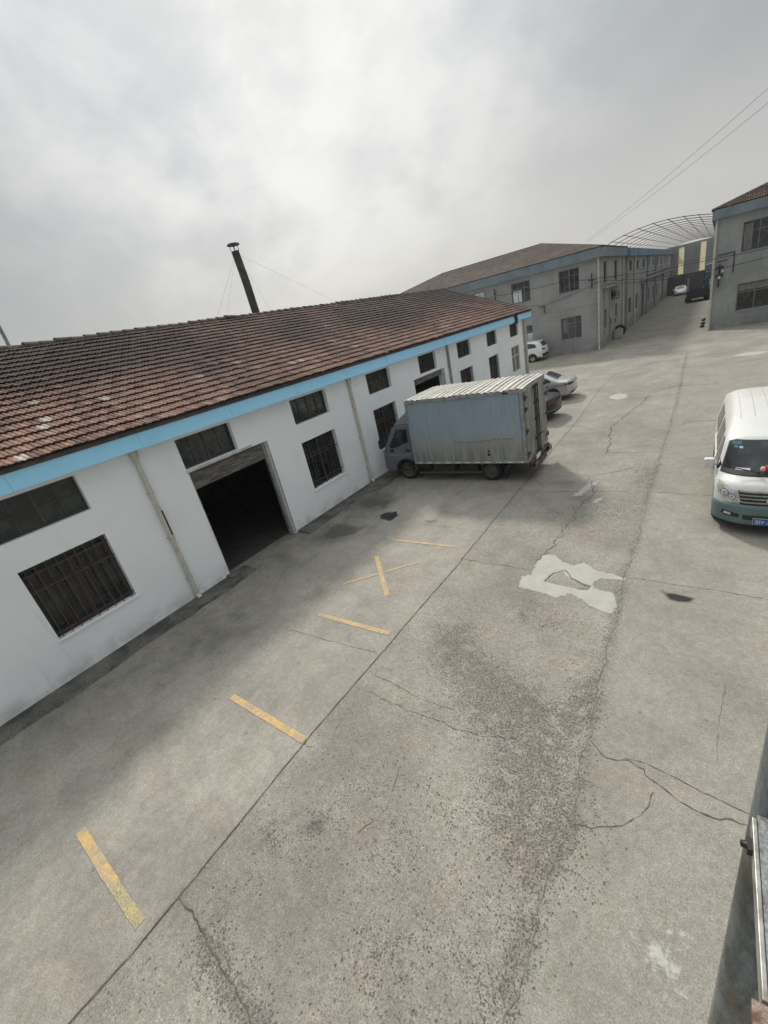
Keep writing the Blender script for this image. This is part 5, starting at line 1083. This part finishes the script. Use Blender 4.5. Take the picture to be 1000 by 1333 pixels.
rb_ = thing('plush_toy', 'small red and pink toy lying on the van dashboard behind the windscreen', 'toy', (1.02, 10.22, 1.24))
mb = MB(); mb.lathe([(.001, -.08), (.06, -.06), (.085, 0), (.06, .06), (.001, .08)], (.03, 0, .04), (1, 0, .2), 12); mb.build('body', mat('red_plush', (.40, .03, .04), (.25, .02, .03), .9, scale=20), rb_)
mb = MB(); mb.lathe([(.001, -.05), (.04, -.03), (.05, 0), (.03, .04), (.001, .05)], (-.06, -.02, .04), (0, 0, 1), 10); mb.build('head', mat('pink_plush', (.75, .45, .40), None, .9, fine=0), rb_)

def sedan(name, label, cat, loc, rz, paint, L=4.7, W=.90, H=1.44, suv=False, group=None, tail_on=True, detail=True):
    rt_ = thing(name, label, cat, loc, rz, group); k = H / 1.44
    if suv: ST = [(0, .42, .95), (.05, .36, 1.10), (.12, .32, 1.18), (.42, .28, H - .06), (.8, .25, H), (1.6, .25, H + .02), (2.4, .25, H - .02), (3.35, .25, 1.10), (3.6, .25, 1.06), (4.3, .28, .92), (L - .08, .32, .74), (L, .36, .60)]
    else: ST = [(0, .40, .84), (.05, .32, .95), (.12, .28, 1.0), (.62, .24, 1.03), (.75, .24, 1.06), (1.35, .22, H - .06), (1.7, .22, H), (2.3, .22, H), (2.7, .22, H - .06), (3.4, .22, 1.02), (3.7, .22, .98), (4.3, .25, .84), (L - .06, .30, .66), (L, .34, .52)]
    belt = 1.02 if suv else .92
    def w(x, z):
        q = W - .05 * max(0, .5 - z) / .3
        if z > belt: q -= (z - belt) * (.36 if not suv else .26)
        return q
    def wp(x, y, z):
        f_ = max(0, (x - (L - 1.2)) / 1.2); b_ = max(0, (.7 - x) / .7)
        return (x - .45 * f_ * f_ * (abs(y) / W) ** 3 + .26 * b_ * b_ * (abs(y) / W) ** 3, y, z)
    mb, bv = superbox(ST, w, .07, wp, nx=80, nv=12, nh=10, soft=2); bd = mb.build('body', paint, rt_)
    if suv:
        side = [(.62, 1.16), (.72, 1.42), (1.1, 1.53), (2.2, 1.55), (2.6, 1.48), (3.15, 1.14), (2.2, 1.10)]
        panel(bv, [(-.60, 1.20), (-.50, 1.55), (.50, 1.55), (.60, 1.20)], 'x-', 'rear_window', M['glass'], rt_, offs=.008); panel(bv, [(-.58, 1.2), (-.48, 1.5), (.48, 1.5), (.58, 1.2)], 'x+', 'windscreen', M['glass'], rt_, offs=.008)
        for s_ in (-1, 1): panel(bv, [(s_ * .78, .92), (s_ * .78, 1.06), (s_ * .42, 1.04), (s_ * .46, .94)], 'x-', 'tail_lamp', M['red_lens'], rt_, offs=.012, res=.05)
        panel(bv, [(-.8, .40), (-.8, .62), (.8, .62), (.8, .40)], 'x-', 'bumper_insert', M['black'], bd, offs=.012)
    else:
        side = [(1.02, .98), (1.12, 1.10), (1.50, 1.30), (1.95, 1.36), (2.4, 1.33), (3.12, 1.00), (2.2, .96)]
        panel(bv, [(.78, -.56), (1.36, -.48), (1.36, .48), (.78, .56)], 'z+', 'rear_window', M['glass'], rt_, offs=.008); panel(bv, [(3.36, -.60), (2.74, -.50), (2.74, .50), (3.36, .60)], 'z+', 'windscreen', M['glass'], rt_, offs=.008)
        for s_ in (-1, 1): panel(bv, [(s_ * .83, .77), (s_ * .83, .88), (s_ * .46, .875), (s_ * .46, .79)], 'x-', 'tail_lamp', M['red_lens'], rt_, offs=.012, res=.05)
        for s_, ax in ((-1, 'y-'), (1, 'y+')): panel(bv, [(.10, .76), (.14, .90), (.42, .88), (.34, .80)], ax, 'tail_lamp', M['red_lens'], rt_, offs=.010, res=.05)
        panel(bv, [(-.72, .30), (-.70, .42), (.70, .42), (.72, .30)], 'x-', 'bumper_insert', M['black'], bd, offs=.012)
        panel(bv, [(-.85, .475), (-.85, .49), (.85, .49), (.85, .475)], 'x-', 'bumper_line', M['galv'], bd, offs=.014)
        panel(bv, [(.13, -.62), (.13, .62), (.14, .62), (.14, -.62)], 'z+', 'boot_line', M['black'], bd, offs=.003, res=.05, skirt=.004)
    zA = .33; rw_ = .335 if suv else .315; ar = rw_ + .065
    for s_, ax in ((-1, 'y-'), (1, 'y+')):
        sw = panel(bv, side, ax, 'side_window', M['glass'], rt_, offs=.008)
        panel(bv, [(2.02, .98), (2.02, 1.5 if suv else 1.36), (2.08, 1.5 if suv else 1.36), (2.08, .98)], ax, 'pillar', M['black'], sw, offs=.014)
        for x in (.98, 3.72):
            panel(bv, [(x + ar * math.cos(a), zA + ar * math.sin(a)) for a in np.linspace(0, 2 * PI, 22)[:-1]], ax, 'wheel_arch', M['black'], bd, offs=.004, res=.09)
            wheel(rt_, x, s_ * (W - .09), rw_, .20, s_, M['galv'])
        panel(bv, [(.34, .775), (.34, .795), (4.0, .77), (4.0, .75)] if not suv else [(.3, .33), (.3, .40), (4.2, .40), (4.2, .33)], ax, 'side_crease', M['black'] if suv else M['carblack'], bd, offs=.004)
        mb = MB(); mb.box(2.98, 3.12, s_ * (W + .02), s_ * (W + .20), .98, 1.12); mb.bar((3.05, s_ * (W - .15), 1.02), (3.05, s_ * (W + .05), 1.03), .05); mb.build('mirror', paint, rt_, bevel=.03)
        for x in (2.05, 1.22): panel(bv, [(x, .42), (x, belt), (x + .01, belt), (x + .01, .42)], ax, 'door_gap', M['black'], bd, offs=.003)
    for s_ in (-1, 1): panel(bv, [(s_ * .80, .62), (s_ * .80, .74), (s_ * .45, .74), (s_ * .45, .64)], 'x+', 'headlight', M['lens'], rt_, offs=.012, res=.05)
    return rt_
sedan('sedan_car', 'silver sedan parked tail out towards the yard, just beyond the black car', 'car', (-5.50, 23.95, 0), math.radians(183), M['silver'], group='cars nosed in along the white wall')
sedan('sedan_car', 'black sedan half hidden behind the rear of the box truck', 'car', (-5.30, 19.85, 0), math.radians(176), M['carblack'], group='cars nosed in along the white wall')
sedan('suv_car', 'white sport utility car parked by the grey building, past the end of the white warehouse', 'car', (-11.3, 39.55, 0), math.radians(179), M['carwhite'], L=4.6, W=.92, H=1.66, suv=True)
sedan('sedan_car', 'tiny distant white car in front of the dark fence at the end of the alley', 'car', (-5.2, 99.3, 0), math.radians(-86), M['carwhite'], W=.88)
tr_ = thing('trailer', 'low dark navy trailer standing in the alley in front of the distant white car', 'trailer', (-1.95, 74.0, 0))
M['navy'] = mat('dark_navy_steel', (.018, .022, .045), (.03, .03, .035), .7, scale=2)
mb = MB(); mb.box(-1.2, 1.2, 0, 4.5, .45, .60); mb.box(-1.2, -1.12, 0, 4.5, .6, 1.35); mb.box(1.12, 1.2, 0, 4.5, .6, 1.35); mb.box(-1.118, 1.118, 0, .08, .6, 1.38); mb.box(-1.118, 1.118, 4.4, 4.5, .6, 1.38)
for x in (-.9, -.3, .3, .9): mb.box(x - .04, x + .04, -.04, -.002, .5, 1.38)
mb.build('bed', M['navy'], tr_)
for s_ in (-1, 1):
    wheel(tr_, s_ * 1.0, 1.0, .40, .22, -1, M['chassis']).rotation_euler = (0, 0, 0)
    mb = MB(); mb.lathe([(.2, -.1), (.4, -.11), (.42, 0), (.4, .11), (.2, .1)], (s_ * 1.02, 3.2, .42), (1, 0, 0), 18); mb.build('wheel', M['tyre'], tr_)
lr = thing('lorry', 'blue lorry with pale panel far down the alley, partly behind the building corner', 'lorry', (-.35, 82, 0))
mb = MB(); mb.box(-1.15, 1.15, .0, 2.1, .7, 2.2); mb.add([(-1.1, 0, 2.2), (1.1, 0, 2.2), (1.1, 2.1, 2.2), (-1.1, 2.1, 2.2), (-1.05, .35, 3.1), (1.05, .35, 3.1), (1.05, 2.1, 3.1), (-1.05, 2.1, 3.1)], [(0, 1, 5, 4), (1, 2, 6, 5), (2, 3, 7, 6), (3, 0, 4, 7), (4, 5, 6, 7)]); mb.build('cab', mat('lorry_blue', (.03, .08, .20), (.025, .06, .14), .5, scale=2), lr)
mb = MB(); mb.box(-1.15, 1.15, 2.2, 7.5, .9, 4.0); mb.build('cargo_bed', M['slate_band'], lr)
mb = MB(); mb.box(-.55, .95, -.02, -.004, 1.35, 2.1); mb.build('panel', M['reflect_white'], lr)
mb = MB(); mb.add([(-1.0, .0, 2.26), (1.0, .0, 2.26), (.95, .30, 2.98), (-.95, .30, 2.98)], [(0, 1, 2, 3)]); mb.build('windscreen', M['glass'], lr)
mb = MB(); mb.box(-1.16, 1.16, -.12, -.022, .45, .9); mb.build('bumper', M['black'], lr)
for s_ in (-1, 1):
    for y in (1.0, 5.5):
        mb = MB(); mb.lathe([(.2, -.12), (.46, -.13), (.5, 0), (.46, .13), (.2, .12)], (s_ * .98, y, .5), (1, 0, 0), 18); mb.build('wheel', M['tyre'], lr)
# ------------------------------------------------------------------ steel post and ledge beside the viewer
M['post'] = mat('galvanised_post_highlights', (.24, .29, .32), (.05, .062, .07), .28, metal=.55, scale=4, stretch=(1.6, 1.6, .7), lo=.33, hi=.6, fine=.45, rough2=.5)  # pale bluish highlights are painted into the noise tones
_t = NT(M['post'].node_tree); _b = _t.n['Principled BSDF']; _src = _b.inputs['Base Color'].links[0].from_socket; _v = _t.coord(scale=(1, 1, .5))
_r = _t.math('MULTIPLY', _t.ramp(_t.noise(_v, 9, 7, .75, .6), .55, .68), .85); _t.put(_b.inputs['Base Color'], _t.mix(_r, _src, _t.mix(_t.noise(_v, 40, 4), (.10, .055, .03), (.20, .14, .09))))
po = thing('steel_post', 'dark galvanised steel post with pale bluish highlights rising close by at the lower right edge', 'post', (.194, .778, 0))
mb = MB(); mb.tube([(0, 0, 0), (0, 0, 2.5), (0, 0, 6.2)], .0625, 36); mb.build('tube', M['post'], po)
mb = MB(); mb.lathe([(.066, 0), (.14, 0), (.14, .012), (.066, .012)], (0, 0, .004), (0, 0, 1), 24); mb.build('base_plate', M['rust_bar'], po)
ld = thing('steel_ledge', 'mottled galvanised sheet ledge with bright steel edge fixed beside the near post', 'ledge', (.13, .6, 4.2))
def mottled():
    m, t, b = newmat('mottled_galvanised_sheet'); v = t.coord()
    n = t.noise(v, 22, 6, .7); col = t.mix(t.ramp(t.noise(v, 120, 4, .7), .35, .65), (.30, .31, .30), (.15, .155, .155))
    col = t.mix(t.ramp(n, .54, .66), col, (.10, .065, .045)); col = t.mix(t.ramp(t.noise(v, 15, 3), .66, .72), col, (.09, .11, .03))
    t.put(b.inputs['Base Color'], col); b.inputs['Roughness'].default_value = .6; b.inputs['Metallic'].default_value = .2
    t.l.new(t.bump(n, .4, .004), b.inputs['Normal']); return m
mb = MB(); mb.box(.004, .5, -.16, .135, -.006, -.001)
mb.build('sheet', mottled(), ld)
mb = MB(); mb.box(-.004, .003, -.16, .125, -.034, .002); mb.box(-.003, .40, -.16, .12, -.034, -.030); ed_ = mb.build('edge_angle', mat('worn_bright_steel', (.44, .44, .41), (.22, .20, .17), .45, metal=.45, scale=22), ld, bevel=.0012)
mb = MB()
for y in (.075,): mb.box(-.012, -.004, y - .012, y + .012, -.024, -.006); mb.lathe([(.001, .012), (.006, .011), (.008, 0)], (-.01, y, -.015), (-1, 0, 0), 6)
mb.build('bolt', M['black'], ed_)
mb = MB(); mb.box(-.016, .10, -.30, -.163, -.012, -.002); lg = mb.build('rusty_lug', mat('flaking_rust', (.34, .27, .21), (.15, .08, .05), .85, scale=45, lo=.4, hi=.6, fine=.6), ld, bevel=.001)
mb = MB(); mb.lathe([(.001, 0), (.014, .0), (.015, .001)], (.022, -.182, -.0005), (0, 0, 1), 20); mb.build('hole', M['dark'], lg)
mb = MB(); mb.lathe([(.001, -.012), (.010, -.008), (.014, 0), (.009, .008), (.001, .011)], (-.018, -.262, -.05), (.3, .9, .4), 9); mb.lathe([(.001, -.012), (.008, -.008), (.011, 0), (.008, .009), (.001, .012)], (-.006, -.285, -.058), (.6, .5, .2), 8); mb.box(-.026, .05, -.27, -.255, -.064, -.058)
mb.build('mortar_lump', mat('mortar', (.20, .18, .15), (.07, .06, .05), .95, scale=60, fine=.6), ld)

# ------------------------------------------------------------------ thin dusty haze over the whole yard
hz = MB(); hz.box(-310, 310, -130, 410, -1, 14.5)
hm = bpy.data.materials.new('dusty_air'); hm.use_nodes = True; t = NT(hm.node_tree); t.n.clear()
ho = t.new('ShaderNodeOutputMaterial'); pv = t.new('ShaderNodeVolumePrincipled'); pv.inputs['Color'].default_value = (.93, .92, .90, 1); pv.inputs['Density'].default_value = .00045
t.l.new(pv.outputs[0], ho.inputs['Volume']); tag(hz.build('haze', hm), kind='stuff')
